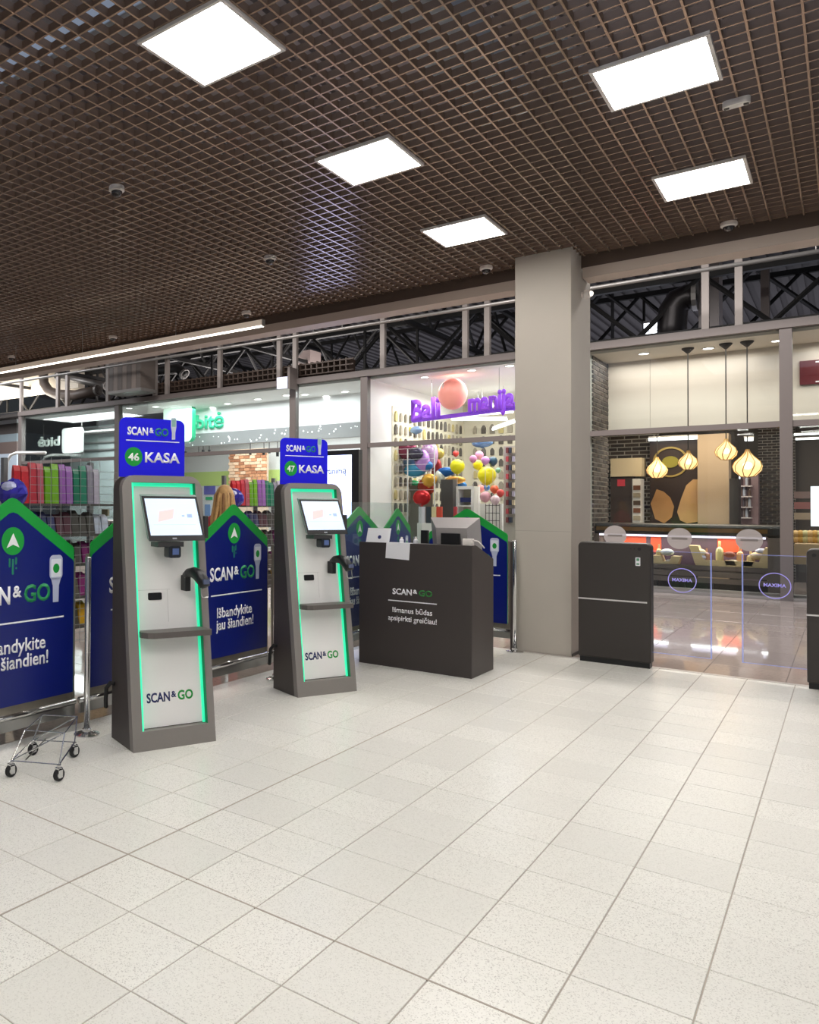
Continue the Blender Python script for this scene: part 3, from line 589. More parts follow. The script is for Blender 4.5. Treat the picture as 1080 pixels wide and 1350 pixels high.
# shells of the shops
M_shopfl = mat('shop_floor', '#8d8078', .25); M_roofslab = mat('shop_roof_slab', '#3b3735', .8)
tag(MB().box(-24, 6, 14.82, 26, -.05, 0).build('floor_shops', M_shopfl), kind='structure')
tag(MB().box(-24, 6, 14.9, 24, 4.60, 4.70).build('trim_100', M_roofslab), kind='structure')
tag(MB().box(-34, 6, 40, 40.2, 0, 8).build('wall_back', mat('far_wall', '#4c484a', .8)), kind='structure')
tag(MB().box(-34.2, -34, -3, 40, 0, 8).build('wall_left', mat('left_wall', '#8f959a', .8)), kind='structure')
# --- deli (right)
tag(MB().box(-1.50, 5.9, 14.82, 16.1, 4.5, 4.55).build('ceiling_deli', mat('deli_ceiling', '#ddd2c6', .6)), kind='structure')
tag(MB().box(-1.37, 5.9, 16.1, 16.25, 3.06, 4.5).build('wall_deli_bulkhead', mat('deli_bulkhead', '#cfc4b8', .6)), kind='structure')
for x in (-.62,): trim(MB().box(x-.004, x+.004, 16.095, 16.1, 3.1, 4.5), mat('bulkhead_joint', '#a89f95', .7))
tag(MB().box(-2.4, 5.9, 19.15, 19.25, 0, 3.5).build('wall_deli_back', mat('deli_back_wall', '#3f3834', .6)), kind='structure')
tag(MB().box(-2.4, 5.9, 16.25, 19.15, 3.5, 3.56).build('ceiling_deli_back', mat('deli_dark_ceiling', '#4a4340', .7)), kind='structure')
# brick side wall with single bricks
def brick_wall(name, parent_label, x0, y0, ux, uy, L, z0, z1, bl, bh, cols, mort, face):
    "bricks along direction (ux,uy) with the outward face normal 'face'"
    root = D.objects.new(name, None); COL.objects.link(root); root.location = (x0, y0, z0); root.rotation_euler = (0, 0, math.atan2(uy, ux)); tag(root, kind='structure')
    s = face; MB().box(0, L, .012*s, .10*s, 0, z1-z0).build('mortar', mort, root)
    gp = .024 if bh > .08 else .012; rows = int((z1-z0)/bh); n = 0; protos = {}; rest = [MB() for _ in cols]
    for r in range(rows):
        off = (r % 2)*bl/2; x = -off
        while x < L-.01:
            a, c = max(x, 0), min(x+bl-gp, L)
            if c-a > .03:
                ci = random.randrange(len(cols)); pr = random.uniform(0, .008)
                if n < 290 and abs((c-a)-(bl-gp)) < 1e-4:
                    if ci not in protos: o = MB().box(0, bl-gp, -.002*s, .02*s, 0, bh-gp).build('brick', cols[ci], root); protos[ci] = o
                    else: o = protos[ci].copy(); COL.objects.link(o)
                    o.location = (a, -pr*s, r*bh); n += 1
                else: rest[ci].box(a, c, -.002*s-pr*s, .02*s, r*bh, r*bh+bh-gp)
            x += bl
    for i, b in enumerate(rest):
        if b.v: o = b.build('brick', cols[i], root); o['kind'] = 'stuff'
    return root
bc = [mat('brick_grey', '#5b514a', .8), mat('brick_dark', '#3c342f', .8), mat('brick_brown', '#4e433c', .8)]
brick_wall('wall_brick_side', '', -2.36, 19.0, 0, -1, 2.7, 0, 3.5, .3, .09, bc, mat('pale_mortar', '#c9c1b8', .8), -1)
brick_wall('wall_brick_left', '', -1.37, 16.1, 0, -1, 1.25, 0, 4.5, .3, .09, bc, mat('pale_mortar', '#c9c1b8', .8), -1)
brick_wall('wall_brick_inner', '', -2.34, 18.85, 1, 0, 1.42, 0, 3.5, .3, .09, bc[1:], mat('pale_mortar', '#c9c1b8', .8), 1)
brick_wall('wall_brick_right', '', onY(1000, 640, 19).x, 19, 1, 0, .62, 0, 3.5, .16, .06, [bc[1], mat('brick_black', '#2e2825', .8)], mat('pale_mortar', '#c9c1b8', .8), 1)
for px, py in ((849, 466), (934, 459), (1025, 449)):
    p = onZ(px, py, 4.5); t = thing('downlight', 'round recessed downlight in the deli ceiling, %s' % {849: 'left of the pendant cords', 934: 'between the pendant cords', 1025: 'beside the bronze mullion'}[px], 'downlight', p, 0, 'deli downlights')
    MB().lathe([(.10, 0), (.10, -.012), (.085, -.012), (.085, -.004), (.001, -.004)], n=24).build('ring', M_frame, t); MB().lathe([(.08, -.003), (.08, -.008), (.001, -.008)], n=20).build('lens', M_downl, t)
M_cord = mat('pendant_cord', '#2c2522', .6); M_pend = mat('pendant_glass', '#ffe7b8', .3, emit=1.0, ecol='#ffdf9e', alpha=.75); M_bulb = mat('bulb_glow', '#fff1d0', .3, emit=7, ecol='#ffe9bd'); M_brass = mat('pendant_wire', '#c89b55', .35, .6)
def pendant(ctop, px, py, r, label):
    base = ctop; d = (Vector((base.x, base.y, 0))-Vector((CAM.x, CAM.y, 0))).dot(_F); c = dp(px, py, (base-CAM).dot(FW)); z = c.z
    t = thing('pendant_lamp', label, 'pendant lamp', (base.x, base.y, z), 0, 'onion-shaped pendants over the deli counter')
    MB().lathe([(.10, 0), (.10, -.02), (.02, -.10), (.001, -.10)], (0, 0, base.z-z), 18).build('canopy', M_cord, t)
    MB().tube([(0, 0, r*1.25), (0, 0, base.z-z-.05)], .010, 6).build('cord', M_cord, t)
    prof = [(.001, -r*.95), (r*.5, -r*.88), (r*.9, -r*.45), (r, -.05*r), (r*.86, r*.3), (r*.45, r*.72), (r*.2, r*1.05), (.02, r*1.35)]
    MB().lathe(prof, n=18).build('shade', M_pend, t, smooth=True)
    for k in range(9):
        a = 2*math.pi*k/9; MB().tube([(q*1.02*math.cos(a+i*.12), q*1.02*math.sin(a+i*.12), zz) for i, (q, zz) in enumerate(prof)], .008, 4).build('cage_wire', M_brass, t)
    MB().ball((0, 0, 0), r*.33, 10, 8).build('bulb', M_bulb, t, smooth=True)
pendant(onZ(907, 459, 4.5), 909, 609, .155, 'onion-shaped pendant lamp second from the left, on the leftmost visible long cord')
pendant(onZ(957, 453, 4.5), 958, 595, .165, 'highest onion-shaped pendant lamp, in front of the beige pillar')
pendant(onZ(985, 450, 4.5), 986, 614, .215, 'largest onion-shaped pendant lamp, the rightmost of the four')
pendant(Vector((onY(866, 480, 18.0).x, 18.0, 3.5)), 866, 619, .20, 'leftmost onion-shaped pendant lamp, lowest of the four')
# deli interior
def item(name, label, cat, m, x0, y0, x1, y1, Y, dep, part='body', group=None, bevel=0):
    o = pbox(x0, y0, x1, y1, Y, dep, name, m, None, bevel); return tag(o, label, cat, group)
item('deli_pillar', 'plain beige pillar inside the deli behind the pendants', 'pillar', mat('beige_pillar', '#b49c80', .6, noise=.03), 920, 572, 961, 770, 18.2, .5)
item('cream_cabinet', 'cream lit box above the dark door at the left of the deli', 'cabinet', mat('cream_cabinet', '#d8c6a4', .6), 805, 604, 846, 628, 18.25, .5)
t = item('dark_doorway', 'dark brown door below the cream box in the deli', 'door', mat('dark_brown_door', '#3d302b', .6), 805, 629, 833, 770, 18.3, .4)
pbox(814, 632, 824, 641, 18.285, .015, 'red_notice', mat('red_notice', '#b0303a', .5, emit=.3), t)
sh = item('lit_cold_shelf', 'narrow brightly lit wall shelf beside the dark door in the deli', 'shelf', mat('pale_shelf', '#d3c9bd', .5, emit=.25), 834, 631, 845, 770, 18.3, .4)
for k in range(5): pbox(835, 640+k*10, 844, 646+k*10, 18.25, .05, 'jar', mat('jar_mix%d' % (k % 3), ['#7a4a30', '#a89b84', '#54402f'][k % 3], .5), sh)
ps = item('bread_poster', 'large dark wall poster with tan loaves of bread', 'poster', mat('poster_dark', '#33231d', .5), 857, 578, 920, 770, 18.5, .3)
def blob(cx, cy, pts, Y, name, m, parent):
    P = [(onY(x, y, Y).x, onY(x, y, Y).z) for x, y in pts]; return MB().prism(P[::-1], Y-.012, Y).build(name, m, parent)
mb1 = mat('bread_print', '#b98955', .6, noise=.25, nscale=3); mb2 = mat('bread_print_light', '#c79f6c', .6, noise=.2, nscale=3)
blob(0, 0, [(858,664),(862,655),(866,645),(875,648),(884,656),(889,668),(886,682),(876,690),(864,684)], 18.49, 'loaf_print', mb1, ps)
blob(0, 0, [(893,675),(898,658),(905,640),(914,632),(920,632),(920,688),(906,690),(897,686)], 18.49, 'loaf_print', mb2, ps)
em = MB(); c = onY(884, 609, 18.48); ring(em, c.x, c.z, .30, .34, 18.47, 18.49, 30); em.build('emblem_ring', mat('gold_print', '#a38c4a', .5), ps); MB().prism(circ(c.x, c.z, .16, 18, .13), 18.47, 18.49).build('emblem_fruit', mat('olive_print', '#938a2e', .5), ps)
t = thing('strip_light', 'thin white strip light above the bread poster', 'lamp', (0, 0, 0)); pbox(855, 576, 920, 580, 18.3, .06, 'tube', mat('strip_glow', '#ffffff', .5, emit=4), t); pbox(855, 574, 920, 576, 18.3, .06, 'housing', M_frame, t)
t = thing('strip_light', 'short white strip light under the dark deli ceiling near the highest pendant', 'lamp', (0, 0, 0)); pbox(982, 577, 993, 581, 18.3, .06, 'tube', MATS['strip_glow'], t); pbox(981, 575, 994, 577, 18.3, .06, 'housing', M_frame, t)
item('dark_fridge', 'tall dark cabinet right of the beige pillar', 'cabinet', mat('dark_cabinet', '#2b2523', .5), 962, 631, 974, 772, 17.6, .5)
bs = item('bottle_shelf', 'lit shelf unit with dark bottles beside the tall dark cabinet', 'shelf', mat('mauve_shelf', '#8c7578', .5), 975, 618, 1000, 770, 18.6, .4)
for k in range(4): pbox(976, 640+k*14, 991, 641.5+k*14, 18.35, .25, 'shelf_board', mat('shelf_board_pale', '#cfc5c4', .5), bs)
pbox(974.5, 620, 976, 694, 18.33, .06, 'light_strip', mat('shelf_glow', '#e9eef8', .5, emit=1.5), bs)
for k in range(4):
    for j in range(4):
        if random.random() < .85:
            p = onY(978+j*3.4, 640+k*14, 18.45); tag(MB().lathe([(.001, 0), (.028, 0), (.028, .13), (.011, .17), (.011, .22), (.001, .22)], p, 8).build('wine_bottle', mat('bottle_glass%d' % ((j+k) % 3), ['#3c2a2a', '#5e4a40', '#a5a7ae'][(j+k) % 3], .3)), 'small wine bottle on the lit shelf unit beside the tall dark cabinet', 'bottle', 'bottles on the lit deli shelf')
# counter
t = thing('deli_counter', 'long dark deli display counter behind the far shop glass', 'counter', (0, 0, 0)); CYF = 15.0
cx0, cx1 = onY(783, 740, CYF).x, onY(1034, 740, CYF).x
mw = mat('dark_counter_wood', '#6e6058', .5, noise=.1, nscale=4); md = mat('counter_black', '#2d2623', .4)
MB().box(cx0, cx1, CYF-.02, CYF+.9, 1.03, 1.24).build('canopy', md, t, bevel=.05); MB().box(cx0+.05, cx1-.22, CYF-.03, CYF-.018, 1.10, 1.17).build('canopy_stripe', mat('bronze_stripe', '#6d4d22', .5, noise=.4, nscale=5), t)
MB().box(cx0+.1, cx1-.25, CYF-.005, CYF+.03, 1.0, 1.03).build('light_strip', mat('counter_glow', '#f3ecff', .5, emit=2.2, ecol='#f0e6ff'), t)
MB().box(cx0, cx1, CYF+.45, CYF+.5, .4, 1.03).build('back_panel', mat('counter_back', '#5a4450', .4, emit=.12), t)
for a, c in ((822, 852), (858, 872), (946, 978)): pbox(a, 706, c, 728, CYF+.44, .01, 'poster', mat('orange_poster', '#d9502c', .5, emit=.25, noise=.2, nscale=6), t)
MB().box(cx1-.22, cx1, CYF-.02, CYF+.9, .08, 1.03).build('end_panel', mw, t); MB().box(cx0, cx0+.1, CYF-.02, CYF+.9, .08, 1.03).build('end_panel', mw, t)
for z0, z1 in ((.42, .50), (.30, .40), (.19, .28)): MB().box(cx0+.1, cx1-.22, CYF, CYF+.03, z0, z1).build('front_board', mw, t)
MB().box(cx0+.1, cx1-.22, CYF+.035, CYF+.45, .40, .44).build('display_deck', mw, t)
for k in range(7): MB().box(cx0+.15+k*.43, cx0+.20+k*.43, CYF+.02, CYF+.08, 0, .2).build('leg', md, t)
MB().box(cx0+.1, cx1-.22, CYF+.10, CYF+.14, .05, .19).build('kick_board', md, t)
tag(MB().box(cx0-.3, 5.9, GY+.02, GY+.12, 0, .10).build('trim_101', mat('pale_plinth', '#b9b1a9', .4)), kind='structure')
M_wood = mat('pale_crate_wood', '#d4bb8d', .6, noise=.12, nscale=8)
def crate(px0, px1, py0, py1, Y, label):
    X0, X1 = onY(px0, py1, Y).x, onY(px1, py1, Y).x; Z0 = onY((px0+px1)/2, py1, Y).z; Z1 = onY((px0+px1)/2, py0, Y).z; fl_ = (X1-X0)*.10
    t = thing('wooden_tray', label, 'tray', (0, 0, 0), 0, 'wooden trays on the deli counter')
    MB().prism([(X0+fl_, Z0), (X1-fl_, Z0), (X1-fl_*.6, Z0+(Z1-Z0)*.4), (X0+fl_*.6, Z0+(Z1-Z0)*.4)], Y, Y+.02).build('front_board', M_wood, t)
    MB().prism([(X0+fl_, Z0), (X0+fl_+.15, Z0), (X0+.14, Z1), (X0, Z1)], Y+.02, Y+.3).build('side_board', M_wood, t)
    MB().prism([(X1-fl_-.15, Z0), (X1-fl_, Z0), (X1, Z1), (X1-.14, Z1)], Y+.02, Y+.3).build('side_board', M_wood, t)
    MB().box(X0+fl_, X1-fl_, Y+.02, Y+.3, Z0, Z0+.02).build('bottom_board', M_wood, t); return X0, X1, Z0, Z1
X0, X1, Z0, Z1 = crate(908, 1022, 721, 752, CYF+.05, 'flared pale wooden tray heaped with food, in the middle of the deli counter')
crate(860, 897, 733, 745, CYF+.05, 'small pale wooden tray at the left of the deli counter'); crate(955, 994, 740, 750, CYF+.03, 'low pale wooden tray standing before the flared one')
def bottle(px, py, h, r, c, label):
    p = onY(px, py, CYF+.2); tag(MB().lathe([(.001, 0), (r, 0), (r, h*.5), (r*.8, h*.62), (r*.3, h*.72), (r*.3, h), (.001, h)], p, 12).build('bottle', mat('bot'+c, c, .25), smooth=False), label, 'bottle')
bottle(949, 741, .38, .06, '#cfc58a', 'pale green bottle standing tallest in the flared tray'); bottle(976, 741, .27, .055, '#d8a878', 'amber pear-shaped bottle right of the tallest bottle'); bottle(932, 741, .25, .05, '#b88a72', 'pink-brown bottle left of the tallest bottle'); bottle(869, 737, .28, .05, '#b9a878', 'yellowish bottle in the small left tray'); bottle(990, 742, .2, .06, '#d8c08a', 'squat honey-coloured jar at the right of the flared tray')
def lump(px, py, r, c, label, cat='food', sq=(1, .8, .6)):
    p = onY(px, py, CYF+.16); tag(MB().ball(p, (r*sq[0], r*sq[1], r*sq[2]), 10, 7).build('food_item', mat('food'+c, c, .6), smooth=True), label, cat)
for px, py, r, c, l in ((922,728,.11,'#d9c9a4','pale round cheese in the left wing of the flared tray'), (924,735,.09,'#b9b6c9','bluish wrapped cheese lying on the pale one'), (938,745,.10,'#e4d6b4','cream cheese wheel near the tray front'), (950,745,.09,'#6e2d22','dark red salami left of the low tray'), (962,731,.09,'#8c4630','reddish sausage behind the low tray'), (966,742,.10,'#e8dcc0','white cheese wedge lying in the low tray'), (980,744,.10,'#d9bd86','golden bread roll in the low tray'), (1000,733,.12,'#d6b98c','tan loaf at the right wing of the flared tray'), (1004,727,.09,'#a9a9b9','greyish packed cheese on the tan loaf'), (880,728,.11,'#cfd2c8','pale green wedge leaning right in the small left tray'), (866,741,.10,'#e0cfa8','cream lump in front of the small left tray'), (884,741,.09,'#c2b9ac','grey packet at the right of the small left tray'), (832,722,.10,'#c7a06c','tan loaf on the counter behind the left gate')): lump(px, py, r, c, l)
for px, py, k in ((811, 706, 'leftmost'), (896, 710, 'middle'), (988, 712, 'rightmost')):
    p = onY(px, py, GY-.03); t = thing('round_decal', 'grey frosted round decal on the far glass, %s of three' % k, 'decal', p, 0, 'frosted decals on the far glass')
    MB().prism(circ(0, 0, .19, 28), -.004, 0).build('disc', mat('frosted_decal', '#a9a4a2', .6, alpha=.72), t); MB().box(-.12, .12, -.006, -.004, -.018, .018).build('printed_line', mat('decal_print', '#6d6866', .6), t)
# right sliver: red sign and produce shop
t = thing('red_sign', 'dark red sign board with a white letter S at the right edge', 'sign', (0, 16.05, 0)); a = onY(1054.5, 490, 16.05); q = onY(1068, 475, 16.05); r_ = onY(1068, 506.5, 16.05)
MB().box(a.x, a.x+2.2, 0, .05, r_.z, q.z).build('board', mat('maroon', '#5a0d16', .4), t)
MB().box(a.x+.22, a.x+2.0, -.004, 0, q.z-.05, q.z-.025).build('rule_line', M_wtext, t); MB().box(a.x+.22, a.x+2.0, -.004, 0, r_.z+.025, r_.z+.05).build('rule_line', M_wtext, t)
text('S', M_wtext, t, a.x+.28, a.x+.46, r_.z+.1, .27, 0, bold=.03)
item('lit_poster', 'bright white lit poster panel at the right edge behind the glass', 'poster', mat('lit_poster', '#eef4fa', .4, emit=.9, ecol='#eef6ff'), 1069, 641, 1100, 694, 17.0, .05)
sh = item('produce_stand', 'pale wooden produce stand at the right edge behind the glass', 'stand', mat('produce_wood', '#b79e7c', .6), 1047, 718, 1110, 745, 16.2, .7)
for k in range(12):
    p = onY(1049+(k % 6)*6.5, 704+(k//6)*7, 16.4); tag(MB().ball(p, .07, 8, 6).build('fruit', mat('fruit%d' % (k % 3), ['#d9b070', '#cfa04a', '#c9c08a'][k % 3], .5)), 'small yellow fruit heaped on the produce stand at the right edge', 'fruit', 'fruit on the produce stand')
for k in range(3):
    s2 = item('wall_shelf', 'red and white goods shelf at the right edge, %s' % ('topmost', 'middle one', 'lowest')[k], 'shelf', mat('goods_shelf%d' % k, ['#6b5550', '#7a4a46', '#8d7a66'][k], .6), 1047, 648+k*14, 1070, 657+k*14, 17.4, .3)
for k, (x0, y0, x1) in enumerate(((1047, 571, 1080), (1049, 577, 1080))):
    t = thing('strip_light', 'white strip light at the right edge below the transom, %s of two' % ('upper', 'lower')[k], 'lamp', (0, 0, 0)); pbox(x0, y0, x1, y0+2.2, 16.6, .06, 'tube', MATS['strip_glow'], t); pbox(x0, y0-1.4, x1, y0, 16.6, .06, 'housing', M_frame, t)
# --- balloon shop
tag(MB().box(-6.05, -2.46, 14.82, 20.6, 4.5, 4.55).build('ceiling_balloon_shop', M_whitewall), kind='structure')
tag(MB().box(-6.15, -6.05, 14.82, 20.6, 0, 4.5).build('wall_balloon_left', M_whitewall), kind='structure')
tag(MB().box(-6.05, -2.46, 20.6, 20.7, 0, 4.5).build('wall_balloon_back', mat('product_wall', '#d9d2bd', .7)), kind='structure')
tag(MB().box(-2.48, -2.46, 14.82, 20.6, 0, 4.5).build('wall_balloon_right', M_whitewall), kind='structure')
for px, py in ((622, 488), (672, 482), (560, 497)):
    p = onZ(px, py, 4.5); t = thing('downlight', 'recessed downlight in the balloon shop ceiling, %s' % {622: 'above the pink balloon sign', 672: 'nearest the concrete column', 560: 'farthest left'}[px], 'downlight', p, 0, 'balloon shop downlights')
    MB().lathe([(.10, 0), (.10, -.012), (.085, -.012), (.085, -.004), (.001, -.004)], n=24).build('ring', M_frame, t); MB().lathe([(.08, -.003), (.08, -.008), (.001, -.008)], n=20).build('lens', M_downl, t)
# product grid on the back wall
pc = ['#8c8577', '#a39a88', '#6f6a66', '#b08a82', '#7f8797', '#c2b37c', '#58524c']
pm = [mat('product%d' % i, c, .6) for i, c in enumerate(pc)]
prods = []
tag(MB().box(-6.05, -6.03, 15.95, 20.6, 1.3, 4.0).build('trim_102', MATS['product_wall']), kind='structure')
def hang(p, rz):
    if len(prods) < 10:
        kx = random.choice((.5, .8, 1)); o = MB().prism([(-.06*kx, -.11), (.06*kx, -.11), (.065*kx, .04), (.02, .11), (-.02, .11), (-.065*kx, .04)], -.02, .02).build('hanging_product', random.choice(pm))
    else: o = random.choice(prods[:10]).copy(); COL.objects.link(o)
    s = random.uniform(.8, 1.1); o.location = p; o.rotation_euler = (0, 0, rz); o.scale = (s, 1, s*1.1); tag(o, 'small packaged party item hanging on the cream product walls of the balloon shop', 'product', 'party items on the cream product walls'); prods.append(o)
for r in range(8):
    for c in range(16): hang(Vector((-6.01, 16.1+c*.28, 3.75-r*.32)), math.pi/2)
for r in range(8):
    for c in range(13): hang(Vector((-5.7+c*.24, 20.58, 3.75-r*.32)), 0)
# sign with balloon: hangs at an angle
A, B = dp(542, 540, 18.6), dp(700, 530, 15.75); A.z = B.z = 0; dirv = (B-A); L = dirv.length; ang = math.atan2(dirv.y, dirv.x)
t = thing('balloon_sign', 'purple letters sign with a big pink balloon for the letter o, hanging in the shop', 'sign', (A.x, A.y, 0), ang)
def sgn(px, py):  # hit of the pixel ray with the sign plane, in sign coordinates
    n = Vector((-math.sin(ang), math.cos(ang), 0)); d = ray(px, py); h = CAM + d*((n.dot(A-CAM))/(n.dot(d))); return ((h-A).dot(dirv.normalized()), h.z)
M_pur = mat('purple_letter', '#9a4be8', .4, emit=.35, ecol='#9a4be8'); M_pur2 = mat('purple_backing', '#7b36c9', .4, emit=.25, ecol='#a05af0')
x0, z0 = sgn(543, 554); x1, z1 = sgn(581, 546); _, zt = sgn(543, 527)
text('Bali', M_pur, t, x0, x1, z0, (zt-z0)*.98, 0, depth=.03, bold=.04)
x2, z2 = sgn(618, 540); x3, z3 = sgn(679, 531); text('manija', M_pur, t, x2, x3, z0+.02, (zt-z0)*.86, 0, depth=.03, bold=.04)
MB().box(x0, x3+.1, .005, .04, z0-.06, z0+.03).build('letter_rail', M_pur2, t)
xc, zc = sgn(601, 520); rr = abs(sgn(620, 520)[0]-sgn(582, 520)[0])/2; rr = .315; bl_ = MB().ball((xc, -.1, zc), (rr, rr, rr*1.12), 28, 18).build('balloon', mat('pink_balloon', '#f79c8f', .35, emit=.35, ecol='#ff9a8c'), t, smooth=True)
MB().ball((xc-.02, -.1-rr*.86, zc+rr*.5), (rr*.07, .04, rr*.25), 10, 8).build('balloon_painted_highlight', mat('pale_pink_highlight', '#ffe1dc', .4), bl_)  # pale blob set on the balloon as a painted highlight
for xx in (x0+.6, x3-.4): MB().tube([(xx, .02, z0), (xx, .02, 4.5)], .005, 5).build('hanging_wire', M_alu, t)
# linear lights cluster
for i, (a, c) in enumerate((((600, 549), (676, 543)), ((596, 553), (668, 553)), ((622, 549), (650, 535)), ((650, 566), (678, 556)))):
    p, q2 = onY(*a, 19.0-i*.3), onY(*c, 18.2-i*.3); t = thing('tube_light', 'white tube light crossing below the purple sign, %s' % ('upper long one', 'lower long one', 'short slanting one at the balloon', 'short one at the right')[i], 'lamp', (0, 0, 0), 0, 'crossed tube lights of the balloon shop'); MB().tube([p, q2], .035, 6).build('tube', mat('tube_glow', '#ffffff', .5, emit=1.3), t); MB().tube([p+Vector((0, 0, .05)), q2+Vector((0, 0, .05))], .02, 5).build('housing', M_frame, t); MB().tube([(p+q2)/2, Vector(((p+q2)/2).to_tuple()[:2]+(4.5,))], .006, 5).build('hanging_wire', M_alu, t)
def balloon(px, py, rp, c, label, Y=16.0, sq=1.0, foil=0, grp=None):
    p = onY(px, py, Y+((px*7+py*3) % 9)*.16); r = rp*(p-CAM).dot(FW)/F_PX; t = thing('balloon', label, 'balloon', p, 0, grp)
    MB().lathe([(.001, -r*1.12*sq), (r*.35, -r*1.0*sq), (r*.75, -r*.62*sq), (r*.97, -r*.15*sq), (r*.95, r*.3*sq), (r*.7, r*.72*sq), (r*.35, r*.94*sq), (.001, r*sq)], n=16).build('skin', mat('balloon'+c, c, .3, foil*.5), t, smooth=True)
    MB().lathe([(.001, 0), (r*.07, -r*.06), (r*.10, -r*.14), (.001, -r*.14)], (0, 0, -r*1.1*sq), 8).build('knot', mat('balloon'+c, c, .3, foil*.5), t); MB().tube([(0, 0, -r*1.1), (0, 0, -p.z)], .005, 5).build('stick', M_frame, t)
for px, py, rp, c, l in ((603, 615, 9.5, '#f2e600', 'yellow balloon on the left, alone below the red one'), (642, 627, 12, '#f2e600', 'largest yellow balloon, lowest of the three'), (630, 613, 6.5, '#f0e000', 'smallest yellow balloon touching the pink cluster'),
    (624, 605, 5, '#e89ac6', 'pink balloon at the left of the pink cluster'), (632, 600, 5.5, '#e8a0cc', 'pink balloon on top of the pink cluster'), (640, 607, 5.5, '#d99ad6', 'lilac balloon at the right of the pink cluster'), (650, 608, 6, '#2c5166', 'dark teal balloon right of the pink cluster'),
    (601, 598, 4, '#d8423a', 'small red balloon above the yellow one on the left'), (634, 644, 5, '#ee8a82', 'salmon balloon at the lower left under the largest yellow one'), (652, 645, 5.5, '#ec6a40', 'orange balloon under the largest yellow one'), (660, 650, 5, '#e2504a', 'red balloon at the lower right under the largest yellow one'), (640, 655, 7, '#efb0bf', 'pale pink balloon lowest in the right cluster'), (653, 659, 6, '#e8cad6', 'white pink balloon at the bottom right of the cluster'),
    (642, 643, 4, '#3a74b8', 'small blue balloon below the largest yellow one'), (657, 620, 3.5, '#77a38a', 'grey green balloon right of the largest yellow one')): balloon(px, py, rp, c, l)
for i, (px, py, a, bq, c, l) in enumerate(((535, 593, 9, 7, '#7c2a46', 'maroon foil balloon at the top left of the heap'), (521, 603, 9, 8, '#8e2f52', 'wine red foil balloon left in the heap'), (548, 598, 6, 5, '#3a3548', 'black foil balloon beside the maroon one'), (502, 609, 6, 4, '#4a5a8c', 'blue bird-shaped foil balloon at the far left'),
    (557, 608, 6, 9, '#b88ad0', 'tall lilac foil balloon in the heap'), (566, 600, 7, 11, '#c9a2c9', 'pale purple foil figure at the top right of the heap'), (547, 620, 9, 5, '#3d8fb8', 'turquoise foil balloon below the lilac one'), (540, 607, 6, 6, '#7fa0c8', 'light blue foil balloon in the middle of the heap'), (561, 614, 6, 4, '#2f6fb0', 'blue foil balloon right of the turquoise one'), (515, 618, 11, 5, '#b8a5a3', 'silver pink foil balloon lying wide in the heap'), (521, 630, 10, 6, '#d49aa8', 'pink foil balloon low in the heap'), (515, 641, 13, 5, '#a88a80', 'brownish silver foil balloon at the bottom left'),
    (545, 640, 6, 4, '#2f9a5e', 'green foil balloon low in the heap'), (562, 642, 7, 7, '#a33a2c', 'red brown foil balloon right of the green one'), (566, 633, 6, 5, '#d1a03c', 'golden foil balloon above the red brown one'), (556, 656, 7, 6, '#c8252a', 'bright red foil balloon at the bottom of the heap'), (576, 618, 4, 8, '#9a3438', 'dark red foil stick balloon beside the black column'), (580, 628, 4, 5, '#e3e8dc', 'white foil balloon beside the dark red stick'), (588, 622, 7, 3.5, '#2c64a8', 'deep blue foil balloon left of the yellow one'), (579, 598, 4, 4, '#c9b45c', 'small gold balloon above the dark red stick'), (536, 567, 5, 2.5, '#d8d23a', 'yellow balloon behind the transom at the upper left'), (549, 567, 5, 3, '#9ab8d8', 'pale blue balloon behind the transom'), (600, 633, 8, 3, '#d8a04a', 'orange looped balloon under the left yellow one'), (607, 640, 5, 3, '#3a78b8', 'blue balloon on the white display top'), (636, 584, 8, 3.5, '#6c8cb4', 'grey blue foil balloon just below the transom'))):
    p = onY(px, py, 16.15+((px*3+py) % 9)*.13); k = 1.75*(p-CAM).dot(FW)/F_PX; t = thing('foil_balloon', l, 'foil balloon', p)
    MB().ball((0, 0, 0), (a*k, min(a, bq)*k*.6, bq*k), 14, 10).build('skin', mat('foil'+c, c, .25, .45), t, smooth=True); MB().box(-a*k*.15, a*k*.15, -.01, .01, -bq*k*1.12, -bq*k*.9).build('tail', mat('foil'+c, c, .25, .45), t)
M_wire = mat('white_wire', '#dcdcdc', .4)
t = thing('wire_display', 'white wire display frame holding the heap of foil balloons', 'display frame', (0, 0, 0))
P0 = onY(504, 606, 16.1); P1 = onY(573, 606, 16.1)
for x in (P0.x, (P0.x+P1.x)/2, P1.x): MB().box(x-.01, x+.01, 16.085, 16.105, 0, P0.z+.24).build('upright', M_wire, t)
for py in (592, 599, 606, 613, 621, 629, 637, 646): z = onY(530, py, 16.1).z; MB().box(P0.x, P1.x, 16.09, 16.10, z-.004, z+.004).build('bar', M_wire, t)
item('display_backing', 'dark grey panel behind the foil balloon frame', 'panel', mat('olive_grey', '#6f665a', .6), 512, 640, 570, 776, 16.9, .05)
item('dark_totem', 'dark grey column with a hook in the middle of the balloon shop', 'column', mat('totem_grey', '#4b4846', .5), 581, 632, 597, 780, 16.2, .25, bevel=.01)
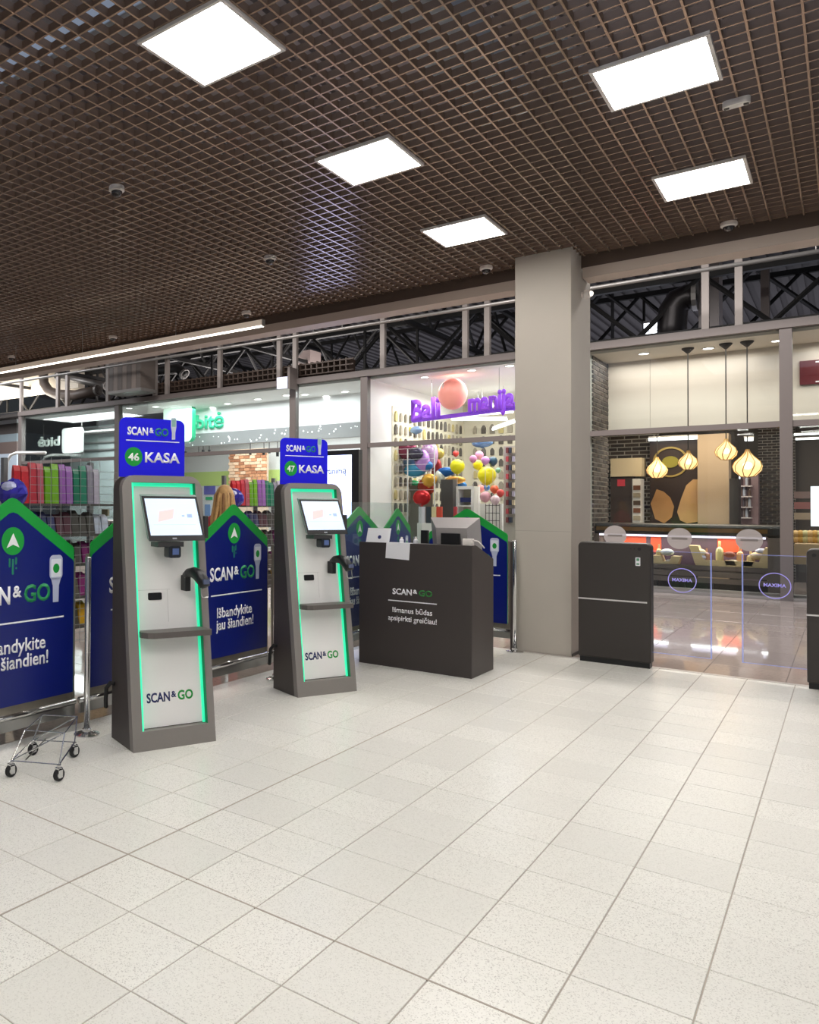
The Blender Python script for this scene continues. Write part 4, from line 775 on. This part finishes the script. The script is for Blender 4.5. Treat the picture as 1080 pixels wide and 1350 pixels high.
t = thing('display_cabinet', 'white display cabinet beside the dark grey totem', 'cabinet', (0, 0, 0)); pbox(600, 641, 625, 645, 16.4, .4, 'top', M_whitewall, t); pbox(600, 645, 604, 779, 16.4, .4, 'side', M_whitewall, t); pbox(621, 645, 625, 779, 16.4, .4, 'side', M_whitewall, t); pbox(604, 645, 621, 777, 16.75, .05, 'back', mat('cabinet_cream', '#cfc5ae', .6), t); pbox(607, 656, 622, 662, 16.5, .2, 'dark_box', M_dkblue, t); pbox(604, 666, 621, 668, 16.4, .35, 'shelf', M_whitewall, t)
item('white_counter', 'white sales counter in front of the right balloon cluster', 'counter', M_whitewall, 627, 664, 662, 778, 16.9, .5)
for i, (px, w_, c, l) in enumerate(((556, 8, '#d9d6de', 'white pink party pack on the lower display'), (565, 6, '#39424c', 'dark party pack on the lower display'), (572, 6, '#e8d9a8', 'cream party pack on the lower display'), (579, 7, '#d8503c', 'red party pack on the lower display'), (600, 4, '#c4434c', 'slim red pack left of the white cabinet'))):
    item('party_pack', l, 'pack', mat('pack'+c, c, .5), px-w_/2, 668, px+w_/2, 690, 15.75, .05)
item('low_display_table', 'low white table carrying the party packs', 'table', M_whitewall, 550, 690, 603, 783, 15.7, .3)
item('toy_shelf', 'pale shelf unit behind the boxed toys beside the concrete column', 'shelf', mat('toy_shelf_back', '#b7b0a6', .6), 664, 588, 682, 780, 16.41, .3)
t = thing('wire_stand', 'small black wire stand in front of the white sales counter', 'stand', (0, 0, 0))
for k in range(5): pbox(640+k*4.6, 664, 640.6+k*4.6, 783, 15.7, .012, 'wire', M_black, t)
for y in (666, 676, 686): pbox(640, y, 659, y+.7, 15.7, .012, 'wire', M_black, t)
for k in range(26):
    px, py = 667+(k % 3)*4, 590+(k//3)*11.5; item('boxed_item', 'small colourful boxed toy on the shelves beside the concrete column', 'toy', mat('toy%d' % (k % 6), ['#7a3b3b', '#3a4152', '#c8b89a', '#c44a52', '#66584c', '#a9a2b4'][k % 6], .5), px, py, px+3.2, py+7, 16.3, .1, group='boxed toys beside the column')
# --- phone shop
tag(MB().box(-18.9, -6.2, 14.82, 16.6, 4.5, 4.55).build('ceiling_phone_shop', M_whitewall), kind='structure')
tag(MB().box(-13.9, -6.2, 16.6, 16.8, 3.74, 4.5).build('wall_phone_bulkhead', mat('bulkhead_white', '#f2f2f2', .6)), kind='structure')
t = thing('dotted_band', 'grey band with scattered white dots below the white fascia', 'band', (0, 16.58, 0)); MB().box(-13.2, -6.2, 0, .2, 3.36, 3.735).build('band', mat('grey_band', '#9b9b9c', .5), t)
for k in range(58): x, z = random.uniform(-13.1, -6.3), random.uniform(3.39, 3.70); MB().prism(circ(x, z, random.choice((.016, .026)), 8), -.006, 0).build('dot', mat('dot_glow', '#ffffff', .5, emit=.6), t)
for i, (px, py) in enumerate(((340, 526), (378, 521), (402, 520), (300, 532), (280, 537), (430, 522), (455, 516), (170, 538), (205, 536), (60, 553), (97, 549), (92, 554), (122, 549), (128, 545))):
    p = onZ(px, py, 4.5); t = thing('downlight', 'round white downlight in the phone shop ceiling', 'downlight', p, 0, 'phone shop downlights'); MB().lathe([(.13, 0), (.13, -.012), (.10, -.012), (.10, -.004), (.001, -.004)], n=20).build('ring', M_frame, t); MB().lathe([(.095, -.003), (.095, -.008), (.001, -.008)], n=18).build('lens', M_downl, t)
tag(MB().box(-18.9, -6.2, 22.2, 22.3, 0, 4.5).build('wall_phone_back', mat('phone_back_wall', '#eceeee', .6)), kind='structure')
tag(MB().box(-6.26, -6.2, 14.82, 22.2, 0, 4.5).build('wall_phone_right', M_whitewall), kind='structure')
tag(MB().box(-18.9, -6.2, 16.8, 22.2, 4.1, 4.15).build('ceiling_phone_back', M_whitewall), kind='structure')
item('lime_band', 'lime green stripe along the phone shop back wall', 'wall stripe', mat('lime', '#cfe98a', .6), 236, 621, 375, 640, 22.165, .03)
bp = D.objects.new('wall_brick_feature', None); COL.objects.link(bp); tag(bp, kind='structure')
pbox(302, 592, 352, 700, 21.5, .1, 'mortar', mat('brick_mortar', '#d9c0a8', .7), bp); q0 = onY(302, 600, 21.5); q1 = onY(352, 600, 21.5); zt = onY(327, 592, 21.5).z
fb = [mat('fbrick1', '#c98f68', .8), mat('fbrick2', '#e2bfa0', .8), mat('fbrick3', '#a86f4e', .8)]
for r in range(14):
    for c in range(7):
        w_ = (q1.x-q0.x)/7; MB().box(q0.x+c*w_+(r % 2)*w_*.3, min(q1.x, q0.x+(c+1)*w_-.02+(r % 2)*w_*.3), 21.47-random.uniform(0, .02), 21.5, zt-(r+1)*.115, zt-r*.115-.015).build('brick', random.choice(fb), bp)
for i, (px, py) in enumerate(((245, 595), (268, 593), (276, 593), (262, 596), (330, 594), (348, 594), (355, 592), (366, 596))):
    p = onY(px, py, 19.0); t = thing('track_spot', 'small black track spotlight below the dotted band', 'spotlight', p, 0, 'track spotlights of the phone shop'); MB().lathe([(.045, -.14), (.05, 0), (.001, 0)], n=12).build('head', M_black, t); MB().tube([(0, 0, 0), (0, 0, 4.1-p.z)], .012, 6).build('stem', M_black, t)
t = item('blue_poster', 'blue and violet picture poster on the phone shop wall', 'poster', mat('poster_blue', '#6c6cc0', .5, noise=.5, nscale=3), 269, 636, 283.5, 652, 22.17, .03)
item('green_decal', 'green oval decal below the blue poster', 'decal', mat('decal_green', '#2fb878', .5), 271, 655, 280, 659, 22.17, .02); item('small_blue_picture', 'small pale blue picture below the green decal', 'picture', mat('pale_blue', '#86a8dc', .5), 270, 665, 277, 680, 22.17, .02)
# green rounded sign and letters
t = thing('bite_sign', 'mint green rounded cube logo with green letters bitė on the white fascia', 'sign', (0, 16.0, 0))
P = [onY(216, 558, 16.0), onY(253, 558, 16.0), onY(235, 534, 16.0), onY(235, 583, 16.0)]
MB().prism(rrect(P[0].x, P[1].x, P[3].z, P[2].z, .17, 8), 0, .18).build('side_shell', mat('sign_green', '#2cba86', .4, emit=.1), t); MB().prism(rrect(P[0].x, P[1].x, P[3].z, P[2].z, .17, 8), -.02, 0).build('lit_face', mat('mint_face', '#dff8ea', .4, emit=.75, ecol='#dffbea'), t)
a, c = onY(257, 565, 16.5), onY(293, 562, 16.5); text('bitė', mat('mint_letter', '#3cd6a2', .4, emit=.12), t, a.x, c.x, a.z-.02, .45, .58, depth=.04, bold=.02)
for x in (P[0].x+.15, P[1].x-.15): MB().box(x-.01, x+.01, .1, .12, P[2].z, 4.5).build('bracket', M_frame, t)
# reflection of the bitė sign, modelled as a mirrored object at the left
t = thing('sign_reflection', 'mirror reflection of the bitė sign built as an object, behind the left glass', 'sign', (0, 16.4, 0))
P = [onY(81.5, 580, 16.4), onY(106, 580, 16.4), onY(94, 564, 16.4), onY(94, 597, 16.4)]; MB().prism(rrect(P[0].x, P[1].x, P[3].z, P[2].z, .12, 8), 0, .15).build('lit_face', mat('white_face', '#f4faf6', .4, emit=.8, ecol='#f2faf6'), t)
a, c = onY(50, 589, 16.4), onY(79, 587, 16.4); text('bitė', mat('pale_letter', '#e6f5ec', .4, emit=.55), t, a.x, c.x, a.z, .34, 0, depth=.03, bold=.03, mirror=True)
MB().box(P[0].x-1.6, P[1].x, .12, .17, P[3].z-.05, P[3].z+.02).build('mounting_rail', M_galv, t)
for x in (P[0].x-1.2, P[1].x-.1): MB().box(x-.015, x+.015, .14, .16, P[3].z, 4.5).build('hanger', M_galv, t)
tag(MB().box(-19.5, -15.3, 17.4, 17.5, 0, 4.4).build('wall_phone_left', mat('greenish_grey', '#a3b0ae', .6)), kind='structure')
for i, py in enumerate((560, 570, 577, 588, 597)): trim(MB().box(-19.4, -15.4, 17.3, 17.38, onY(60, py, 17.3).z-.03, onY(60, py, 17.3).z+.02), M_galv)
item('white_partition', 'white partition left of the blue 46 sign', 'partition', M_whitewall, 126, 545, 150, 772, 17.6, .1)
t = thing('video_wall', 'black frame with a tall white screen reading vertinimą beside kiosk 47', 'screen', (0, 12.2, 0)); a, c = onY(398, 640, 12.2), onY(473, 640, 12.2); zt = onY(440, 594, 12.2).z
MB().box(a.x, c.x, 0, .15, .0, zt).build('frame', M_black, t); s0, s1 = onY(405, 640, 12.2), onY(463.5, 640, 12.2); zs = onY(440, 600.5, 12.2).z
scn = MB().box(s0.x, s1.x, -.01, 0, .3, zs).build('display', mat('white_screen', '#eef4fa', .3, emit=3.6, ecol='#a6b6ff'), t); l0 = onY(421, 622, 12.2); l1 = onY(457, 622, 12.2)
text('vertinimą', mat('screen_text', '#5b6a70', .5), scn, l0.x, l1.x, l0.z-.05, .13, -.011, bold=.02)
t = thing('checked_counter', 'cream counter with a black and white chequered band left of kiosk 46', 'counter', (0, 0, 0)); pbox(124, 693, 150, 740, 9.5, .5, 'body', mat('cream_counter', '#c2b7a0', .6), t)
a = onY(124, 690, 9.5); u = (onY(150, 690, 9.5).x-a.x)/12
for k in range(24):
    if (k//12+k) % 2 == 0: MB().box(a.x+(k % 12)*u, a.x+(k % 12+1)*u, 9.48, 9.5, a.z-.02-(k//12)*u, a.z-.02+u-(k//12)*u).build('black_square', M_black, t)
pbox(124, 686, 150, 693, 9.5, .5, 'band', M_whitewall, t); pbox(134, 671, 142, 680, 9.6, .05, 'till_screen', mat('olive_screen', '#5c5a44', .4), t)
# --- upper left structures
t = thing('cream_bulkhead', 'big plain cream bulkhead panel high at the left above the shop fronts', 'bulkhead', (0, 0, 0)); A0, A1, A2, A3 = [onY(*p, 15.9) for p in ((-60, 534), (103, 511), (103, 400), (-60, 400))]
MB().prism([(A0.x, A0.z), (A1.x, A1.z), (A2.x, A2.z), (A3.x, A3.z)], 15.9, 16.2).build('panel', mat('cream_panel', '#f3e8d6', .6), t)
t = thing('corrugated_screen', 'grey ribbed metal sheet above the left shop front', 'metal sheet', (0, 0, 0)); a, c = onY(86, 480, 16.9), onY(148, 480, 16.9); zb, zt = onY(120, 502, 16.9).z, onY(120, 430, 16.9).z
for k in range(14): u = (c.x-a.x)/14; MB().box(a.x+k*u, a.x+(k+.85)*u, 16.9-(k % 2)*.03, 17.0, zb, zt).build('rib', mat('ribbed_grey', '#9d938d', .5), t)
t = thing('square_duct', 'dark grey ribbed duct hanging left of the trusses', 'duct', (0, 0, 0)); a, c = onY(147, 490, 13.9), onY(189, 490, 13.9); zb, zt = onY(168, 516, 13.9).z, 7.9
for k in range(7): u = (c.x-a.x)/7; MB().box(a.x+k*u, a.x+(k+.93)*u, 13.8, 14.4, zb, zt).build('duct_panel', mat('duct_panel%d' % (k % 2), ['#5e5651', '#7a6f68'][k % 2], .45), t)
MB().box(a.x-.03, c.x+.03, 13.77, 14.43, zb-.04, zb+.04).build('duct_flange', M_galv, t)
def pipe(pts, r, label, m, name='air_duct', Y=15.6):
    t = thing(name, label, 'duct', (0, 0, 0)); P = [onY(x, y, Y) for x, y in pts]; MB().tube(P, r, 14).build('pipe', m, t, smooth=True)
    for i in (0, -1): MB().tube([P[i], P[i]+(P[1 if i == 0 else -2]-P[i]).normalized()*.08], r*1.12, 14).build('pipe_collar', M_galv, t)
pipe([(57, 470), (57, 490), (58, 505), (64, 515), (75, 520), (100, 521), (130, 514)], .17, 'dark bent air duct in front of the cream bulkhead', mat('dark_duct', '#574c45', .5))
pipe([(75, 496), (100, 500), (140, 509)], .12, 'straight silver duct crossing the cream bulkhead', M_galv, 'silver_duct', 15.9)
pipe([(886, 460), (886, 430), (888, 408), (896, 396), (906, 392), (920, 390)], .26, 'dark bent air duct with a shiny elbow right of the column', mat('dark_duct2', '#252223', .35, .5), 'air_duct', 16.6)
pipe([(188, 492), (210, 489), (235, 486), (244, 494)], .15, 'short black insulated duct beside the ribbed duct', M_steel, 'black_duct', 16)
item('wall_pillar', 'grey clad building pillar rising above the deli front', 'pillar', mat('grey_clad', '#7d7572', .5), 921, 320, 948, 441, 16.9, .6); item('wall_pillar', 'narrow brown steel pillar above the right mullion', 'pillar', mat('brown_steel', '#4d423c', .5), 1003, 350, 1014, 436, 18, .3)
item('wall_pillar', 'pinkish grey pillar behind the lattice left of the balloon shop', 'pillar', mat('pink_grey', '#a39490', .6), 393, 462, 409, 500, 17.8, .6)
t = thing('high_bay_lamp', 'bright rectangular hall lamp seen through the upper opening right of the column', 'lamp', (0, 0, 0)); pbox(849, 425, 876, 434, 19.0, .1, 'diffuser', mat('bay_glow', '#f4f8ff', .5, emit=4), t); pbox(849, 436, 876, 438, 19.0, .1, 'lower_tube', MATS['bay_glow'], t); pbox(848, 422, 877, 425, 19.0, .2, 'housing', M_galv, t)
t = thing('exit_sign', 'small blank white hanging sign box on the mullion above kiosk 47', 'sign', (0, 0, 0)); pbox(365, 497, 380, 512, 14.3, .06, 'lit_box', mat('sign_box_white', '#d8dcf0', .4, emit=.5, ecol='#dfe4fa'), t); pbox(379, 484, 382, 512, 14.3, .35, 'arm', M_mull, t)
# grid seen over the phone shop front
t = thing('open_grid_strip', 'strip of dark open grid above the phone shop front', 'grid', (0, 0, 0)); zz = 4.78
for k in range(44): MB().box(-13.6+k*.16, -13.57+k*.16, 14.86, 15.3, zz, zz+.32).build('slat', M_brown, t)
for k in range(3): MB().box(-13.6, -6.5, 14.85, 14.88, zz+k*.13, zz+.03+k*.13).build('rail', M_brown, t)
# far left strip
t = thing('far_left_store', 'pale blue grey store front at the far left edge', 'store front', (0, 0, 0))
for k, (y0, y1, c) in enumerate(((548, 556, '#3b3a3c'), (556, 562, '#b9bcc0'), (562, 575, '#4a4442'), (575, 585, '#7d8a90'), (585, 600, '#6b5d58'), (600, 640, '#b7c3d0'), (640, 690, '#a9a9ae'), (690, 760, '#7d7672'))):
    pbox(-60, y0, 22, y1, 15.4, .15, 'front_band', mat('band%d' % k, c, .6), t)
t = thing('white_arch', 'thin white arched bar at the far left behind the rack', 'arch', (0, 0, 0)); P = [onY(x, y, 14.0) for x, y in ((9, 622), (10, 608), (14, 600), (22, 597), (60, 597))]; MB().tube(P, .05, 8).build('bar', M_whitewall, t, smooth=True); MB().tube([P[0], Vector((P[0].x, P[0].y, 0))], .04, 8).build('leg', M_whitewall, t)
# ============================================================ goods racks behind the barrier
def rack(pa, da, pb, db, tint, where, sc=1.0):
    A = dp(pa[0], 640, da); B = dp(pb[0], 640, db); A.z = B.z = 0; d = B-A; L = d.length; ang = math.atan2(d.y, d.x)
    r = thing('wire_rack', 'grey wire goods rack full of packets, ' + where, 'rack', (A.x, A.y, 0), ang); H = 1.93
    for x in (0, L*.62, L): MB().box(x-.022, x+.022, .08, .13, 0, H-(.38 if 0 < x < L else 0)).build('upright', mat('rack_post', '#7c8082', .5), r)
    for x in (0, L): MB().box(x-.02, x+.02, -.35, .1, 0, .05).build('foot', mat('rack_post', '#7c8082', .5), r)
    n = int(H/.07)
    for k in range(4, n): MB().box(0, L, -.30, -.297, k*.07, k*.07+.0035).build('wire', mat('rack_wire', '#a9abac', .4, .3), r)
    for k in range(int(L/.11)): MB().box(k*.11, k*.11+.0035, -.303, -.30, .25, H).build('wire', mat('rack_wire', '#a9abac', .4, .3), r)
    for z in (1.50, 1.22, .95, .65, .38): MB().box(.02, L-.02, -.28, .06, z, z+.02).build('shelf', mat('rack_shelf', '#54504f', .5), r)
    cs = Vector((math.cos(ang), math.sin(ang), 0)); nn = Vector((-math.sin(ang), math.cos(ang), 0))
    def put(x, y, z, w, dpt, h, c, label, cat, grp, foldy=True):
        b = MB(); b.add([(-w/2,-dpt/2,0),(w/2,-dpt/2,0),(w/2,dpt/2,0),(-w/2,dpt/2,0),(-w*.46,-dpt*.3,h*.85),(w*.46,-dpt*.3,h*.85),(w*.46,dpt*.3,h*.85),(-w*.46,dpt*.3,h*.85),(-w*.5,-.004,h),(w*.5,-.004,h),(w*.5,.004,h),(-w*.5,.004,h)],
            [(0,3,2,1),(0,1,5,4),(1,2,6,5),(2,3,7,6),(3,0,4,7),(4,5,9,8),(5,6,10,9),(6,7,11,10),(7,4,8,11),(8,9,10,11)])
        o = b.build('packet', mat('pkt'+c, c, .35, noise=.3, nscale=25)); o.location = A+cs*x+nn*y+Vector((0, 0, z)); o.rotation_euler = (0, 0, ang+random.uniform(-.04, .04)); tag(o, label, cat, grp)
    row = [('#c8202a', 'red'), ('#cf3038', 'red'), ('#c43a48', 'dark pink'), ('#c05a68', 'rose'), ('#6fae1c', 'lime green'), ('#7bb62a', 'lime green'), ('#9a62b0', 'purple'), ('#a06cb8', 'purple'), ('#1f7a5c', 'teal'), ('#2a8468', 'teal'), ('#8e8a9a', 'grey'), ('#b9b4c2', 'grey')]
    cnt = {}
    for rr_ in range(1):
        for i, (c, nme) in enumerate(row):
            g = 'packets in the top row of the rack ' + where; side = ('left', 'right')[i % 2] if nme not in ('dark pink', 'rose') else 'the'
            put(L*(i+.5)/12, -.02-rr_*.12, 1.52, L/12*random.uniform(.82, .96), .07, random.uniform(.33, .38), c, '%s %s packet, top row of the rack %s' % (side, nme, where), 'packet', g)
    lower = [(1.24, [('#4a3fa0', 'blue violet')]*2+[('#3b3f6a', 'navy')]*2+[('#5a3440', 'dark wine')]*2+[('#4d4a46', 'dark grey')]*3+[('#b9c2d2', 'pale')]*2), (.97, [('#3b3a48', 'slate')]*3+[('#2f6a58', 'green')]*2+[('#a86a58', 'terracotta')]*1+[('#4e4a48', 'dark grey')]*2+[('#7a1f66', 'magenta')]*4), (.67, [('#5c544e', 'umber')]*7+[('#8a2672', 'magenta')]*4), (.40, [('#4c4642', 'charcoal')]*7+[('#d8a422', 'yellow')]*4)]
    for z, it in lower:
        for i, (c, nme) in enumerate(it):
            lv = {1.24: 'second', .97: 'third', .67: 'fourth', .40: 'lowest'}[z]
            put(L*(i+.5)/len(it), -.12, z, L/len(it)*.9, .16, random.uniform(.17, .22), c, '%s packet, %s on %s shelf, rack %s' % (nme, ('leftmost', 'second from left', 'third from left', 'fourth from left', 'fifth from left', 'sixth from left', 'seventh from left', 'eighth from left', 'ninth from left', 'tenth from left', 'eleventh from left', 'rightmost')[min(i, 11)], lv, where.replace('barrier ', '').replace('the panel between the kiosks', 'the middle panel').replace('the leftmost', 'leftmost')), 'packet', '%s packets on the %s shelf, rack %s' % (nme, lv, where))
rack((14, 0), 6.9, (128, 0), 7.6, 0, 'behind the leftmost barrier panel'); rack((303, 0), 10.6, (368, 0), 11.4, 0, 'behind the panel between the kiosks')
for px, py, l in ((17, 651, 'crumpled shiny blue and white bag above the peak of the leftmost panel'), (307, 657, 'crumpled shiny blue bag above the peak of the panel between the kiosks')):
    d = 6.2 if px < 100 else 9.6; p = dp(px, py, d); b = MB().ball((0, 0, 0), (.13, .10, .09), 12, 8); b.v = [(x*(1+.35*random.random()), y, z*(1+.5*random.random())) for x, y, z in b.v]; t = thing('shiny_bag', l, 'bag', p); b.build('foil', mat('bag_blue', '#3b35a8', .25, noise=.6, nscale=14), t); MB().ball((.02, -.05, .05), (.09, .05, .05), 10, 6).build('white_panel', mat('bag_white', '#c9cdf0', .3), t); MB().box(-.02, .02, -.1, .1, -.6, -.55).build('hook_bar', M_alu, t)
t = thing('pale_sack', 'pale green sack at the left edge behind the barrier', 'sack', dp(-6, 700, 6.0)); MB().ball((0, 0, -.02), (.19, .12, .20), 14, 10).build('sack', mat('sack_green', '#dfe8d0', .7), t, smooth=True); MB().box(-.1, .1, -.05, .05, -.24, -.2).build('base', M_grey, t)
# ============================================================ person
P = dp(297, 650, 8.4); P.z = 0
t = thing('person', 'person with long light brown hair and a red top, back turned, behind the barrier', 'person', P, math.radians(195))
def skin(name, verts, edges, radii, m, parent, root=0, sub=2):
    me = D.meshes.new(name); me.from_pydata(verts, edges, []); o = D.objects.new(name, me); COL.objects.link(o); o.parent = parent
    md_ = o.modifiers.new('skin', 'SKIN'); md_.use_smooth_shade = True
    for i, r in enumerate(radii): me.skin_vertices[0].data[i].radius = (r, r) if not isinstance(r, tuple) else r
    me.skin_vertices[0].data[root].use_root = True; o.modifiers.new('sub', 'SUBSURF').levels = sub; o.modifiers['sub'].render_levels = sub; me.materials.append(m); return o
V = [(0,0,.92),(0,0,1.08),(0,0,1.25),(0,0,1.38),(0,-.01,1.45),(0,-.02,1.52),(.17,0,1.36),(.22,.02,1.10),(.20,-.10,.90),(-.17,0,1.36),(-.22,.02,1.10),(-.20,-.10,.90),(.09,0,.85),(.10,-.01,.48),(.10,.02,.09),(.10,-.12,.03),(-.09,0,.85),(-.10,-.01,.48),(-.10,.02,.09),(-.10,-.12,.03)]
E_ = [(0,1),(1,2),(2,3),(3,4),(4,5),(3,6),(6,7),(7,8),(3,9),(9,10),(10,11),(0,12),(12,13),(13,14),(14,15),(0,16),(16,17),(17,18),(18,19)]
Rr = [(.14,.10),(.12,.09),(.15,.10),(.13,.085),.05,.05,.06,.045,.033,.06,.045,.033,.085,.06,.042,.035,.085,.06,.042,.035]
M_skin = mat('skin', '#d9a78a', .5)
skin('body', V, E_, Rr, mat('red_top', '#d4545c', .7, noise=.4, nscale=12), t)
hd = MB().ball((0, -.02, 1.60), (.078, .095, .115), 20, 14).build('head', M_skin, t, smooth=True)
MB().ball((-.03, -.108, 1.605), (.010, .006, .007), 8, 6).build('eye', M_black, hd); MB().ball((.03, -.108, 1.605), (.010, .006, .007), 8, 6).build('eye', M_black, hd); MB().ball((0, -.118, 1.58), (.012, .015, .02), 8, 6).build('nose', M_skin, hd); MB().ball((0, -.108, 1.545), (.022, .008, .006), 8, 6).build('mouth', mat('lip', '#b05a58', .5), hd)
M_hair = mat('light_brown_hair', '#c89b62', .55, noise=.35, nscale=30)
b = MB().ball((0, .015, 1.625), (.098, .105, .118), 20, 14); b.v = [(x, max(y, -.045) if z < 1.66 else y, z) for x, y, z in b.v]; b.build('hair', M_hair, t, smooth=True)
M_hair2 = mat('dark_blond_hair', '#8f6238', .55, noise=.35, nscale=30)
for k in range(17):
    a = math.radians(-20+k*14); q_ = random.uniform(.95, 1.08); x, y = .092*math.cos(a)*q_, .095*math.sin(a)*q_+.02; w_ = random.uniform(-.03, .03); e_ = random.uniform(1.05, 1.2)
    MB().tube([(x*.6, y*.6, 1.70), (x*.98, y*.95, 1.62), (x*1.1+w_*.3, y*1.08, 1.50), (x*1.3+w_, y*1.15+.01, 1.36), (x*1.3-w_*.5, y*1.2+.02, 1.24), (x*1.3+w_, y*1.25+.02, e_)], [.015, .022, .024, .023, .018, .004], 7).build('hair_strand', M_hair if k % 3 else M_hair2, t, smooth=True)
for s in (-1, 1):
    c = Vector((.20*s, -.115, .875)); h_ = MB().ball(tuple(c), (.018, .04, .045), 10, 8).build('hand', M_skin, t, smooth=True)
    for k in range(4): MB().tube([c+Vector((0, -.025+k*.017, -.03)), c+Vector((-.004*s, -.028+k*.018, -.07)), c+Vector((-.012*s, -.028+k*.018, -.095+.008*abs(k-1.5)))], [.0085, .008, .006], 6).build('finger', M_skin, h_, smooth=True)
    MB().tube([c+Vector((0, -.03, .01)), c+Vector((-.01*s, -.055, -.015)), c+Vector((-.015*s, -.062, -.04))], [.010, .009, .007], 6).build('thumb', M_skin, h_, smooth=True)
